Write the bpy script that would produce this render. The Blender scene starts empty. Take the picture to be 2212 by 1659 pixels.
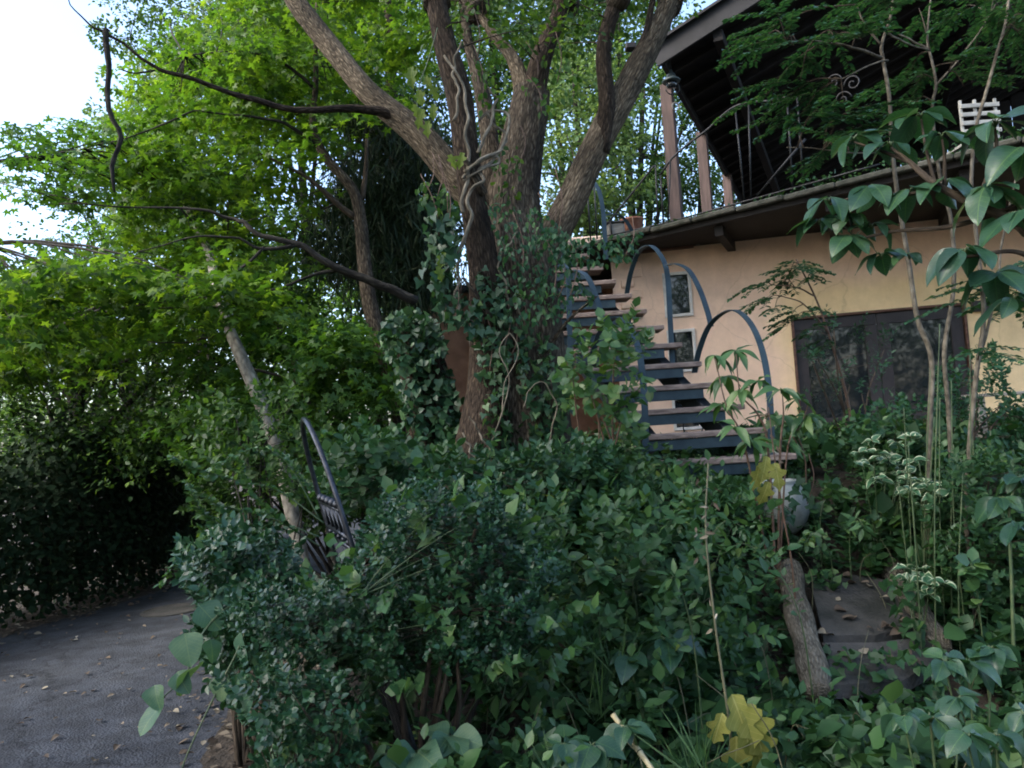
import bpy, math, random
import numpy as np
from mathutils import Vector, Matrix, noise as mnoise

R = math.radians
SC = bpy.context.scene
COL = SC.collection
rng = np.random.default_rng(7)
random.seed(7)

# ------------------------------------------------------------------ camera
CAM = np.array([0.0, 0.0, 1.6])
FPX = 1703.0                     # focal length in units of a 2212 px wide picture
PITCH, ROLL = R(3.4), R(3.7)
f_ = np.array([0, math.cos(PITCH), math.sin(PITCH)])
u0 = np.array([0, -math.sin(PITCH), math.cos(PITCH)])
r0 = np.array([1.0, 0, 0])
r_ = math.cos(ROLL) * r0 - math.sin(ROLL) * u0
u_ = math.sin(ROLL) * r0 + math.cos(ROLL) * u0
cd = bpy.data.cameras.new('camera')
cam = bpy.data.objects.new('camera', cd)
COL.objects.link(cam)
cam.matrix_world = Matrix(((r_[0], u_[0], -f_[0], CAM[0]), (r_[1], u_[1], -f_[1], CAM[1]),
                           (r_[2], u_[2], -f_[2], CAM[2]), (0, 0, 0, 1)))
cd.sensor_width = 36
cd.lens = 36 * FPX / 2212
cd.clip_end = 1000
cd.clip_start = 0.05
SC.cycles.filter_width = 1.9
SC.camera = cam

# ------------------------------------------------------------------ light
SUN_EL, SUN_AZ = R(42), R(-114)     # azimuth measured from +Y, negative = to the left
w = bpy.data.worlds.new('World')
SC.world = w
w.use_nodes = True
nt = w.node_tree
sky = nt.nodes.new('ShaderNodeTexSky')
sky.sky_type = 'NISHITA'
sky.sun_disc = False
sky.sun_elevation = SUN_EL
sky.sun_rotation = SUN_AZ
sky.air_density = 1.0
sky.dust_density = 3.5
sky.ozone_density = 2.5
bg = nt.nodes['Background']
bg.inputs['Strength'].default_value = 0.15
nt.links.new(sky.outputs[0], bg.inputs[0])
sl = bpy.data.lights.new('sun', 'SUN')
sl.energy = 1.25
sl.angle = R(25)
sl.color = (1.0, 0.97, 0.93)
sun = bpy.data.objects.new('sun', sl)
COL.objects.link(sun)
sdir = Vector((math.sin(SUN_AZ) * math.cos(SUN_EL), math.cos(SUN_AZ) * math.cos(SUN_EL), math.sin(SUN_EL)))
sun.rotation_euler = sdir.to_track_quat('Z', 'Y').to_euler()
SC.view_settings.view_transform = 'Standard'
SC.view_settings.look = 'None'
SC.view_settings.gamma = 1
SC.view_settings.use_curve_mapping = False
SC.view_settings.exposure = 2.2

# ------------------------------------------------------------------ helpers
def ray(px, py):
    a = (px - 1106) / FPX
    b = (829.5 - py) / FPX
    return f_ + a * r_ + b * u_

def P(px, py, Y):
    d = ray(px, py)
    return CAM + d * (Y / d[1])

def PV(px, py, Y):
    """vectorised P"""
    px = np.asarray(px, float); py = np.asarray(py, float); Y = np.asarray(Y, float)
    d = f_[None] + ((px - 1106) / FPX)[:, None] * r_[None] + ((829.5 - py) / FPX)[:, None] * u_[None]
    return CAM[None] + d * (Y / d[:, 1])[:, None]

def nrmz(v):
    v = np.asarray(v, float)
    n = np.linalg.norm(v, axis=-1, keepdims=True)
    return v / np.where(n < 1e-9, 1, n)

def sstep(t):
    t = np.clip(t, 0, 1)
    return t * t * (3 - 2 * t)

def ground_z(X, Y):
    X = np.asarray(X, float); Y = np.asarray(Y, float)
    bank = 1.12 * sstep((Y - 3.3) / 3.2) * sstep((X + 1.95) / 1.5)
    fall = -1.8 * sstep((-X - 6.2) / 6)
    hill = 1.2 * sstep((Y - 17) / 10) * sstep((X + 2) / 5)
    bump = 0.03 * np.sin(2.1 * X + 1) * np.cos(1.7 * Y) * sstep((X + 1.6) / 1.2)
    dip = -.26 * sstep(1.6 - np.hypot((X - 1.98) / .85, (Y - 4.62) / 1.0))
    return bank + fall + hill + bump + dip

def link(o, parent=None):
    COL.objects.link(o)
    if parent is not None:
        o.parent = parent
    return o

def tag(o, label=None, cat=None, group=None, kind=None):
    if label: o['label'] = label
    if cat: o['category'] = cat
    if group: o['group'] = group
    if kind: o['kind'] = kind
    return o

def thing(name, label, cat, group=None, loc=(0, 0, 0)):
    o = bpy.data.objects.new(name, None)
    o.empty_display_size = 0.1
    o.location = loc
    link(o)
    return tag(o, label, cat, group)

def rel(parent, loc):
    """position of a world point in the frame of an unrotated parent"""
    if parent is None: return np.asarray(loc, float)
    return np.asarray(loc, float) - np.array(parent.location)

# ---- mesh collector -------------------------------------------------------
class MB:
    def __init__(s):
        s.v = []; s.f = []; s.bc = []
    def add(s, verts, faces, bc=None):
        o = len(s.v)
        s.v += [tuple(map(float, p)) for p in verts]
        s.bc += (bc if bc is not None else [tuple(map(float, p)) for p in verts])
        s.f += [tuple(i + o for i in f) for f in faces]
        return s
    def box(s, c, ax, ay, az, bev=0.0):
        """centre and three half-extent vectors; bev chamfers the edges"""
        c, ax, ay, az = [np.asarray(q, float) for q in (c, ax, ay, az)]
        if bev <= 0:
            vs = [c + i * ax + j * ay + k * az for i in (-1, 1) for j in (-1, 1) for k in (-1, 1)]
            fs = [(0, 1, 3, 2), (4, 6, 7, 5), (0, 4, 5, 1), (2, 3, 7, 6), (0, 2, 6, 4), (1, 5, 7, 3)]
            return s.add(vs, fs)
        L = [np.linalg.norm(q) for q in (ax, ay, az)]
        b = [min(0.9, bev / l) if l > 0 else 0 for l in L]
        vs = []; idx = {}
        for i in (-1, 1):
            for j in (-1, 1):
                for k in (-1, 1):
                    for m in range(3):
                        q = [i * (1 - b[0]), j * (1 - b[1]), k * (1 - b[2])]
                        q[m] = (i, j, k)[m]
                        idx[(i, j, k, m)] = len(vs)
                        vs.append(c + q[0] * ax + q[1] * ay + q[2] * az)
        fs = []
        for m in range(3):
            o1, o2 = [q for q in range(3) if q != m]
            for sg in (-1, 1):
                quad = []
                for (a, d) in ((-1, -1), (1, -1), (1, 1), (-1, 1)):
                    key = [0, 0, 0]; key[m] = sg; key[o1] = a; key[o2] = d
                    quad.append(idx[(*key, m)])
                fs.append(tuple(quad))
        for m in range(3):            # edge chamfers along axis m
            o1, o2 = [q for q in range(3) if q != m]
            for a in (-1, 1):
                for d in (-1, 1):
                    quad = []
                    for sg, mm in ((-1, o1), (1, o1), (1, o2), (-1, o2)):
                        key = [0, 0, 0]; key[m] = sg; key[o1] = a; key[o2] = d
                        quad.append(idx[(*key, mm)])
                    fs.append(tuple(quad))
        for i in (-1, 1):
            for j in (-1, 1):
                for k in (-1, 1):
                    fs.append((idx[(i, j, k, 0)], idx[(i, j, k, 1)], idx[(i, j, k, 2)]))
        return s.add(vs, fs)
    def beam(s, a, b, w, h, up=(0, 0, 1), bev=0.0):
        a, b = np.asarray(a, float), np.asarray(b, float)
        d = b - a; L = np.linalg.norm(d); d = d / L
        side = nrmz(np.cross(d, up)); upv = np.cross(side, d)
        return s.box((a + b) / 2, d * L / 2, side * w / 2, upv * h / 2, bev)
    def tube(s, pts, rad, segs=8, ridge=0.0, cap=True, seed=0.0):
        pts = np.asarray(pts, float); n = len(pts)
        rad = np.broadcast_to(np.asarray(rad, float), (n,))
        tan = np.gradient(pts, axis=0); tan = nrmz(tan)
        ref = np.array([0, 0, 1.0]) if abs(tan[0][2]) < 0.9 else np.array([1.0, 0, 0])
        e1 = nrmz(np.cross(tan[0], ref)); vs = []; bc = []; L = 0.0
        for i in range(n):
            if i:
                L += np.linalg.norm(pts[i] - pts[i - 1])
            e1 = nrmz(e1 - tan[i] * np.dot(e1, tan[i])); e2 = np.cross(tan[i], e1)
            for k in range(segs):
                a = 2 * math.pi * k / segs
                rr = rad[i]
                ca, sa = math.cos(a), math.sin(a)
                if ridge > 0:
                    q = Vector((ca * 2.2 + seed, sa * 2.2, L * 1.2))
                    q2 = Vector((ca * 5.5, sa * 5.5 + seed, L * 2.2))
                    rr *= 1 + ridge * (mnoise.noise(q) * 1.1 + 0.6 * (0.5 - abs(mnoise.noise(q2))))
                vs.append(pts[i] + rr * (ca * e1 + sa * e2))
                bc.append((ca * max(rad[i], .01) + seed, sa * max(rad[i], .01), L))
        fs = []
        for i in range(n - 1):
            for k in range(segs):
                k2 = (k + 1) % segs
                fs.append((i * segs + k, i * segs + k2, (i + 1) * segs + k2, (i + 1) * segs + k))
        if cap:
            fs.append(tuple(range(segs))[::-1])
            fs.append(tuple((n - 1) * segs + k for k in range(segs)))
        return s.add(vs, fs, bc)
    def lathe(s, c, prof, segs=20, up=(0, 0, 1)):
        c = np.asarray(c, float); vs = []
        for (r, z) in prof:
            for k in range(segs):
                a = 2 * math.pi * k / segs
                vs.append(c + np.array([r * math.cos(a), r * math.sin(a), z]))
        fs = []
        for i in range(len(prof) - 1):
            for k in range(segs):
                k2 = (k + 1) % segs
                fs.append((i * segs + k, i * segs + k2, (i + 1) * segs + k2, (i + 1) * segs + k))
        fs.append(tuple(range(segs))[::-1]); fs.append(tuple((len(prof) - 1) * segs + k for k in range(segs)))
        return s.add(vs, fs)
    def ribbon(s, pts, wdir, width, thick):
        """flat bar following pts; its wide side lies along wdir"""
        pts = np.asarray(pts, float); wdir = nrmz(np.asarray(wdir, float))
        tan = nrmz(np.gradient(pts, axis=0)); vs = []
        for p, t in zip(pts, tan):
            nn = nrmz(np.cross(t, wdir))
            for a, b in ((-1, -1), (1, -1), (1, 1), (-1, 1)):
                vs.append(p + a * wdir * width / 2 + b * nn * thick / 2)
        n = len(pts); fs = []
        for i in range(n - 1):
            for k in range(4):
                k2 = (k + 1) % 4
                fs.append((i * 4 + k, i * 4 + k2, i * 4 + 4 + k2, i * 4 + 4 + k))
        fs.append((3, 2, 1, 0)); fs.append(tuple((n - 1) * 4 + k for k in range(4)))
        return s.add(vs, fs)
    def prism(s, poly, z0, z1):
        """poly: list of (x,y) or (x,y,dz)"""
        n = len(poly)
        vs = [(p[0], p[1], z0) for p in poly] + [(p[0], p[1], z1) for p in poly]
        fs = [tuple(range(n))[::-1], tuple(range(n, 2 * n))]
        fs += [(i, (i + 1) % n, n + (i + 1) % n, n + i) for i in range(n)]
        return s.add(vs, fs)
    def mesh(s, name, off=(0, 0, 0)):
        me = bpy.data.meshes.new(name)
        v = np.asarray(s.v, float) - np.asarray(off, float)
        me.from_pydata([tuple(q) for q in v], [], s.f)
        at = me.attributes.new('bc', 'FLOAT_VECTOR', 'POINT')
        at.data.foreach_set('vector', np.asarray(s.bc, np.float32).ravel())
        return me
    def build(s, name, mat, parent=None, smooth=False, kind=None):
        off = np.array(parent_world(parent)) if parent is not None else (0, 0, 0)
        me = s.mesh(name, off)
        me.materials.append(mat)
        if smooth:
            me.polygons.foreach_set('use_smooth', [True] * len(me.polygons))
        me.update()
        o = bpy.data.objects.new(name, me)
        link(o, parent)
        if kind: o['kind'] = kind
        return o

def parent_world(p):
    t = np.zeros(3)
    while p is not None:
        t += np.array(p.location); p = p.parent
    return t

def smooth_path(pts, n=24):
    """Catmull-Rom through points (any dimension)"""
    pts = np.asarray(pts, float)
    k = len(pts)
    if k < 3:
        t = np.linspace(0, 1, n)[:, None]
        return pts[0] * (1 - t) + pts[-1] * t
    q = np.vstack([2 * pts[0] - pts[1], pts, 2 * pts[-1] - pts[-2]])
    out = []
    for t in np.linspace(0, k - 1 - 1e-6, n):
        i = int(t); u = t - i
        a, b, c, d = q[i], q[i + 1], q[i + 2], q[i + 3]
        out.append(0.5 * (2 * b + (c - a) * u + (2 * a - 5 * b + 4 * c - d) * u * u + (3 * b - a - 3 * c + d) * u ** 3))
    return np.array(out)

# ------------------------------------------------------------------ materials
def new_mat(name):
    m = bpy.data.materials.new(name)
    m.use_nodes = True
    n = m.node_tree.nodes
    n.clear()
    out = n.new('ShaderNodeOutputMaterial')
    return m, m.node_tree, out

def N(t, typ, **kw):
    n = t.nodes.new(typ)
    for k, v in kw.items():
        if k.startswith('i_'):
            n.inputs[k[2:].replace('_', ' ')].default_value = v
        else:
            setattr(n, k, v)
    return n

def ramp(t, stops):
    n = t.nodes.new('ShaderNodeValToRGB')
    e = n.color_ramp.elements
    while len(e) < len(stops): e.new(0.5)
    for el, (p, c) in zip(e, stops):
        el.position = p
        el.color = (*c, 1) if len(c) == 3 else c
    return n

def leaf_mat(name, stops, rough=0.45, transl=0.35, tcol=(1.6, 1.5, 0.6), spec=0.25, vein=False):
    m, t, out = new_mat(name)
    at = N(t, 'ShaderNodeAttribute', attribute_name='tint')
    rp = ramp(t, stops)
    t.links.new(at.outputs['Fac'], rp.inputs[0])
    p = N(t, 'ShaderNodeBsdfPrincipled', i_Roughness=rough)
    if vein:      # midrib and side veins, blotches, drawn in the leaf's own coordinates
        def mth(op, a, b=None):
            n = N(t, 'ShaderNodeMath', operation=op)
            for i, q in enumerate((a, b)):
                if q is None: continue
                if isinstance(q, (int, float)): n.inputs[i].default_value = q
                else: t.links.new(q, n.inputs[i])
            return n.outputs[0]
        tc = N(t, 'ShaderNodeTexCoord'); sp = N(t, 'ShaderNodeSeparateXYZ'); t.links.new(tc.outputs['Object'], sp.inputs[0])
        ax_ = mth('ABSOLUTE', sp.outputs[0])
        midr = mth('LESS_THAN', ax_, .013)
        fr = mth('FRACT', mth('MULTIPLY', mth('SUBTRACT', sp.outputs[1], mth('MULTIPLY', ax_, .75)), 9.0))
        side = mth('MULTIPLY', mth('LESS_THAN', fr, .10), .55)
        vv = mth('MAXIMUM', midr, side)
        oi = N(t, 'ShaderNodeObjectInfo')
        nz = N(t, 'ShaderNodeTexNoise', i_Scale=3.5, i_Detail=4.0); nz.noise_dimensions = '4D'
        t.links.new(tc.outputs['Object'], nz.inputs['Vector']); t.links.new(mth('MULTIPLY', oi.outputs['Random'], 40.0), nz.inputs['W'])
        tint = mth('ADD', mth('MULTIPLY', at.outputs['Fac'], .45), mth('ADD', mth('MULTIPLY', oi.outputs['Random'], .35), mth('MULTIPLY', mth('SUBTRACT', nz.outputs[0], .5), .7)))
        t.links.new(mth('ADD', tint, mth('MULTIPLY', vv, .45)), rp.inputs[0])
        bp_ = N(t, 'ShaderNodeBump', i_Strength=.5, i_Distance=.004)
        t.links.new(mth('SUBTRACT', nz.outputs[0], vv), bp_.inputs['Height']); t.links.new(bp_.outputs[0], p.inputs['Normal'])
    p.inputs['Specular IOR Level'].default_value = spec
    t.links.new(rp.outputs[0], p.inputs['Base Color'])
    if transl > 0:
        tr = N(t, 'ShaderNodeBsdfTranslucent')
        mx = N(t, 'ShaderNodeMix', data_type='RGBA', blend_type='MULTIPLY')
        mx.inputs[0].default_value = 1
        t.links.new(rp.outputs[0], mx.inputs[6])
        mx.inputs[7].default_value = (*tcol, 1)
        t.links.new(mx.outputs[2], tr.inputs[0])
        ms = N(t, 'ShaderNodeMixShader')
        ms.inputs[0].default_value = transl
        t.links.new(p.outputs[0], ms.inputs[1]); t.links.new(tr.outputs[0], ms.inputs[2])
        t.links.new(ms.outputs[0], out.inputs[0])
    else:
        t.links.new(p.outputs[0], out.inputs[0])
    return m

def bark_mat(name, c0, c1, c2, furrow=28.0, stretch=0.14, bump=0.7, moss=None):
    m, t, out = new_mat(name)
    at = N(t, 'ShaderNodeAttribute', attribute_name='bc')
    mp = N(t, 'ShaderNodeMapping'); mp.inputs['Scale'].default_value = (1, 1, stretch)
    t.links.new(at.outputs['Vector'], mp.inputs[0])
    n1 = N(t, 'ShaderNodeTexNoise', i_Scale=furrow, i_Detail=6.0, i_Roughness=0.65, i_Distortion=0.6)
    n2 = N(t, 'ShaderNodeTexVoronoi', i_Scale=furrow * 1.1, feature='DISTANCE_TO_EDGE')
    n3 = N(t, 'ShaderNodeTexNoise', i_Scale=2.5, i_Detail=3.0)
    t.links.new(mp.outputs[0], n1.inputs[0]); t.links.new(mp.outputs[0], n2.inputs[0]); t.links.new(at.outputs['Vector'], n3.inputs[0])
    mm = N(t, 'ShaderNodeMath', operation='MULTIPLY_ADD'); mm.inputs[1].default_value = 0.9
    t.links.new(n2.outputs[0], mm.inputs[0]); t.links.new(n1.outputs[0], mm.inputs[2])
    rp = ramp(t, [(0.36, c0), (0.62, c1), (0.95, c2)])
    t.links.new(mm.outputs[0], rp.inputs[0])
    r2 = ramp(t, [(0.35, (0.55, 0.55, 0.52)), (0.65, (1.15, 1.12, 1.05))])
    t.links.new(n3.outputs[0], r2.inputs[0])
    mx = N(t, 'ShaderNodeMix', data_type='RGBA', blend_type='MULTIPLY'); mx.inputs[0].default_value = 1
    t.links.new(rp.outputs[0], mx.inputs[6]); t.links.new(r2.outputs[0], mx.inputs[7])
    p = N(t, 'ShaderNodeBsdfPrincipled', i_Roughness=0.9)
    p.inputs['Specular IOR Level'].default_value = 0.15
    t.links.new(mx.outputs[2], p.inputs['Base Color'])
    b = N(t, 'ShaderNodeBump', i_Strength=bump, i_Distance=0.035)
    t.links.new(mm.outputs[0], b.inputs['Height']); t.links.new(b.outputs[0], p.inputs['Normal'])
    t.links.new(p.outputs[0], out.inputs[0])
    return m

def plain_mat(name, c0, c1, scale=6.0, rough=0.6, metal=0.0, bump=0.15, detail=5.0, dist=0.004, spec=0.4, stretch=(1, 1, 1), rmap=None):
    """two-tone noise-worn surface"""
    m, t, out = new_mat(name)
    tc = N(t, 'ShaderNodeNewGeometry')
    mp = N(t, 'ShaderNodeMapping'); mp.inputs['Scale'].default_value = stretch
    t.links.new(tc.outputs['Position'], mp.inputs[0])
    n1 = N(t, 'ShaderNodeTexNoise', i_Scale=scale, i_Detail=detail, i_Roughness=0.6)
    n2 = N(t, 'ShaderNodeTexNoise', i_Scale=scale * 12, i_Detail=3.0)
    t.links.new(mp.outputs[0], n1.inputs[0]); t.links.new(mp.outputs[0], n2.inputs[0])
    rp = ramp(t, [(0.35, c0), (0.68, c1)])
    t.links.new(n1.outputs[0], rp.inputs[0])
    p = N(t, 'ShaderNodeBsdfPrincipled', i_Roughness=rough, i_Metallic=metal)
    p.inputs['Specular IOR Level'].default_value = spec
    t.links.new(rp.outputs[0], p.inputs['Base Color'])
    if bump > 0:
        b = N(t, 'ShaderNodeBump', i_Strength=bump, i_Distance=dist)
        ad = N(t, 'ShaderNodeMath', operation='ADD')
        t.links.new(n1.outputs[0], ad.inputs[0]); t.links.new(n2.outputs[0], ad.inputs[1])
        t.links.new(ad.outputs[0], b.inputs['Height']); t.links.new(b.outputs[0], p.inputs['Normal'])
    t.links.new(p.outputs[0], out.inputs[0])
    return m

M = {}
# foliage (tint 0..1 runs through the ramp)
M['maple'] = leaf_mat('maple_leaf', [(0, (.026, .068, .016)), (.45, (.058, .125, .02)), (1, (.15, .23, .03))], .5, .5, (1.5, 1.55, .5))
M['mapledark'] = leaf_mat('maple_leaf_deep', [(0, (.022, .065, .016)), (.6, (.05, .12, .022)), (1, (.10, .19, .03))], .5, .42, (1.5, 1.5, .55))
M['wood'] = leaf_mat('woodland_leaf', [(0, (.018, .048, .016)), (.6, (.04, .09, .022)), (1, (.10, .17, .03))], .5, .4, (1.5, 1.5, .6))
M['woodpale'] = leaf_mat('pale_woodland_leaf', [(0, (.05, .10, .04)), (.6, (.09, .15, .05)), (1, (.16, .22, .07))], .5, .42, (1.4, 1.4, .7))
M['conifer'] = leaf_mat('conifer_leaf', [(0, (.012, .026, .012)), (.7, (.024, .045, .016)), (1, (.05, .06, .025))], .6, .15, (1.2, 1.2, .7))
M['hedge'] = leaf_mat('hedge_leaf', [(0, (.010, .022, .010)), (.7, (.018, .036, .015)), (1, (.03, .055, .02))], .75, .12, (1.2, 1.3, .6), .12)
M['holly'] = leaf_mat('holly_leaf', [(0, (.011, .040, .018)), (.6, (.021, .068, .028)), (1, (.052, .12, .042))], .36, .15, (1.4, 1.4, .6), .5)
M['cover'] = leaf_mat('cover_leaf', [(0, (.015, .048, .018)), (.6, (.034, .088, .030)), (.9, (.068, .138, .038)), (1, (.14, .18, .045))], .48, .25, (1.4, 1.4, .6), .3)
M['ivy'] = leaf_mat('ivy_leaf', [(0, (.015, .05, .025)), (.6, (.03, .08, .035)), (1, (.08, .15, .05))], .42, .25, (1.4, 1.4, .6), .35)
M['fresh'] = leaf_mat('fresh_leaf', [(0, (.028, .078, .028)), (.6, (.055, .128, .04)), (1, (.12, .19, .05))], .42, .3, (1.4, 1.4, .6), .5)
M['sapling'] = leaf_mat('sapling_leaf', [(0, (.015, .052, .028)), (.6, (.028, .082, .04)), (1, (.055, .13, .04))], .45, .3, (1.4, 1.5, .6))
M['bigleaf'] = leaf_mat('broad_leaf', [(0, (.016, .05, .03)), (.55, (.028, .075, .038)), (1, (.07, .14, .045))], .32, .25, (1.4, 1.5, .5), .45, True)
M['yellow'] = leaf_mat('yellow_leaf', [(0, (.13, .15, .03)), (.5, (.28, .27, .07)), (1, (.38, .38, .14))], .5, .3, (1.1, 1.1, .8), .2, True)
M['litter'] = leaf_mat('dry_leaf', [(0, (.05, .036, .026)), (.5, (.13, .10, .07)), (.85, (.24, .21, .15)), (1, (.34, .32, .26))], .7, .1, (1, 1, 1))
M['grass'] = leaf_mat('grass_blade', [(0, (.02, .06, .022)), (1, (.09, .16, .05))], .4, .3, (1.4, 1.4, .6))
M['heartleaf'] = leaf_mat('heart_leaf', [(0, (.03, .085, .05)), (.5, (.06, .13, .075)), (1, (.13, .20, .09))], .45, .3, (1.3, 1.4, .6), .35, True)
M['palefade'] = leaf_mat('cream_leaf_edge', [(0, (.32, .38, .24)), (1, (.55, .58, .42))], .45, .25, (1.1, 1.1, .9))
# bark
M['bark'] = bark_mat('rough_bark', (.018, .014, .011), (.085, .068, .052), (.21, .18, .14), 48, .22, 1.0)
M['barkpale'] = bark_mat('furrowed_pale_bark', (.024, .019, .014), (.12, .096, .07), (.28, .235, .175), 52, .20, 1.0)
M['barkdark'] = bark_mat('dark_bark', (.012, .009, .008), (.05, .037, .028), (.12, .09, .065), 48, .22, 1.0)
M['twig'] = bark_mat('twig_bark', (.03, .024, .02), (.07, .055, .042), (.13, .10, .075), 30, .3, .3)
M['twigdark'] = bark_mat('dark_twig_bark', (.012, .012, .012), (.03, .028, .026), (.06, .055, .045), 30, .3, .3)
M['grey'] = bark_mat('smooth_grey_bark', (.12, .11, .095), (.27, .25, .22), (.42, .40, .36), 14, .8, .3)
M['saplingbark'] = bark_mat('sapling_bark', (.06, .052, .042), (.13, .115, .092), (.22, .20, .165), 16, .8, .3)
M['liana'] = bark_mat('liana_bark', (.10, .085, .065), (.24, .21, .165), (.36, .32, .26), 30, .3, .5)
M['stem'] = plain_mat('green_stem', (.03, .065, .025), (.08, .10, .04), 30, .5)
M['redstem'] = plain_mat('reddish_stem', (.07, .035, .022), (.13, .08, .05), 30, .55)
# built things
M['asphalt'] = None
def asphalt_mat():
    m, t, out = new_mat('asphalt')
    g = N(t, 'ShaderNodeNewGeometry')
    a = N(t, 'ShaderNodeTexNoise', i_Scale=.9, i_Detail=8.0, i_Roughness=.65)
    v = N(t, 'ShaderNodeTexVoronoi', i_Scale=70.0)
    b = N(t, 'ShaderNodeTexNoise', i_Scale=160.0, i_Detail=2.0)
    c = N(t, 'ShaderNodeTexNoise', i_Scale=5.0, i_Detail=6.0, i_Roughness=.7)
    for n in (a, v, b, c): t.links.new(g.outputs['Position'], n.inputs[0])
    r1 = ramp(t, [(.3, (.026, .030, .038)), (.5, (.044, .050, .062)), (.72, (.066, .073, .086))]); t.links.new(a.outputs[0], r1.inputs[0])
    r2 = ramp(t, [(.35, (.62, .62, .62)), (.7, (1.35, 1.33, 1.28))]); t.links.new(b.outputs[0], r2.inputs[0])
    r3 = ramp(t, [(.42, (.70, .70, .68)), (.6, (1.1, 1.1, 1.1))]); t.links.new(c.outputs[0], r3.inputs[0])
    m1 = N(t, 'ShaderNodeMix', data_type='RGBA', blend_type='MULTIPLY'); m1.inputs[0].default_value = 1
    m2 = N(t, 'ShaderNodeMix', data_type='RGBA', blend_type='MULTIPLY'); m2.inputs[0].default_value = 1
    t.links.new(r1.outputs[0], m1.inputs[6]); t.links.new(r2.outputs[0], m1.inputs[7])
    t.links.new(m1.outputs[2], m2.inputs[6]); t.links.new(r3.outputs[0], m2.inputs[7])
    wv = N(t, 'ShaderNodeVectorMath', operation='MULTIPLY_ADD'); wv.inputs[1].default_value = (.5, .5, .5)
    t.links.new(c.outputs['Color'], wv.inputs[0]); t.links.new(g.outputs['Position'], wv.inputs[2])
    ck = N(t, 'ShaderNodeTexVoronoi', feature='DISTANCE_TO_EDGE', i_Scale=.55); t.links.new(wv.outputs[0], ck.inputs[0])
    rc = ramp(t, [(0, (.35, .35, .35)), (.010, (1, 1, 1))]); t.links.new(ck.outputs[0], rc.inputs[0])
    m5 = N(t, 'ShaderNodeMix', data_type='RGBA', blend_type='MULTIPLY'); m5.inputs[0].default_value = 1
    t.links.new(m2.outputs[2], m5.inputs[6]); t.links.new(rc.outputs[0], m5.inputs[7]); m2 = m5
    p = N(t, 'ShaderNodeBsdfPrincipled', i_Roughness=.9); p.inputs['Specular IOR Level'].default_value = .2
    t.links.new(m2.outputs[2], p.inputs['Base Color'])
    bm = N(t, 'ShaderNodeBump', i_Strength=.8, i_Distance=.006); t.links.new(v.outputs[0], bm.inputs['Height']); t.links.new(bm.outputs[0], p.inputs['Normal'])
    t.links.new(p.outputs[0], out.inputs[0])
    return m
M['asphalt'] = asphalt_mat()
M['soil'] = plain_mat('soil', (.022, .017, .012), (.055, .042, .028), 3, .95, bump=.8, dist=.03)
M['steel'] = plain_mat('blue_grey_steel', (.018, .036, .048), (.034, .06, .074), 9, .5, .2, .2)
M['steeldark'] = plain_mat('blackened_steel', (.010, .014, .018), (.02, .026, .032), 7, .5, .2, .1)
M['tread'] = plain_mat('weathered_tread', (.11, .08, .068), (.30, .235, .20), 9, .85, bump=.5, stretch=(1, 5, 5))
M['iron'] = plain_mat('black_iron', (.012, .013, .014), (.03, .03, .03), 20, .45, .3, .2)
M['gateiron'] = plain_mat('glossy_dark_iron', (.02, .022, .028), (.06, .065, .075), 25, .28, .6, .2)
M['darkwood'] = plain_mat('black_stained_wood', (.006, .005, .005), (.015, .012, .010), 6, .8, bump=.3, stretch=(1, 1, 6))
M['fascia'] = plain_mat('slate_painted_board', (.008, .008, .009), (.017, .017, .019), 4, .7, bump=.3)
M['redwood'] = plain_mat('brown_post_wood', (.042, .028, .024), (.10, .066, .058), 5, .8, bump=.4, stretch=(4, 4, .5))
M['brownwood'] = plain_mat('brown_board', (.08, .04, .028), (.16, .085, .06), 6, .75, bump=.3, stretch=(.6, 3, 5))
M['blackframe'] = plain_mat('dark_brown_frame', (.020, .016, .017), (.036, .028, .028), 8, .55, bump=.15)
M['whiteframe'] = plain_mat('white_painted_frame', (.52, .50, .45), (.72, .70, .66), 14, .6, bump=.2)
M['concrete'] = plain_mat('mossy_concrete', (.03, .033, .022), (.11, .105, .085), 7, .95, bump=.8, dist=.01)
M['terracotta'] = plain_mat('terracotta', (.16, .06, .035), (.33, .15, .09), 8, .8, bump=.3)
M['log'] = bark_mat('weathered_log', (.08, .07, .055), (.20, .18, .145), (.32, .295, .245), 60, .25, .9)
M['slate'] = plain_mat('dark_slab', (.016, .018, .014), (.068, .064, .058), 3.5, .92, bump=1.0, dist=.01)
M['ceramic'] = plain_mat('white_glaze', (.20, .215, .20), (.40, .42, .385), 9, .5, bump=.4)
M['gutter'] = plain_mat('green_grey_metal', (.03, .045, .045), (.07, .085, .08), 5, .5, .3, .1)
M['pipe'] = plain_mat('off_white_pipe', (.36, .36, .33), (.52, .52, .49), 6, .5, bump=.1)
M['bamboo'] = plain_mat('dry_bamboo', (.30, .24, .12), (.46, .40, .24), 14, .5, bump=.2)
M['plankgrey'] = plain_mat('grey_plank', (.15, .14, .12), (.30, .28, .24), 6, .85, bump=.5, stretch=(.5, 4, 4))
M['moss'] = plain_mat('moss_green', (.02, .05, .015), (.07, .10, .03), 9, .95, bump=.6)

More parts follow.
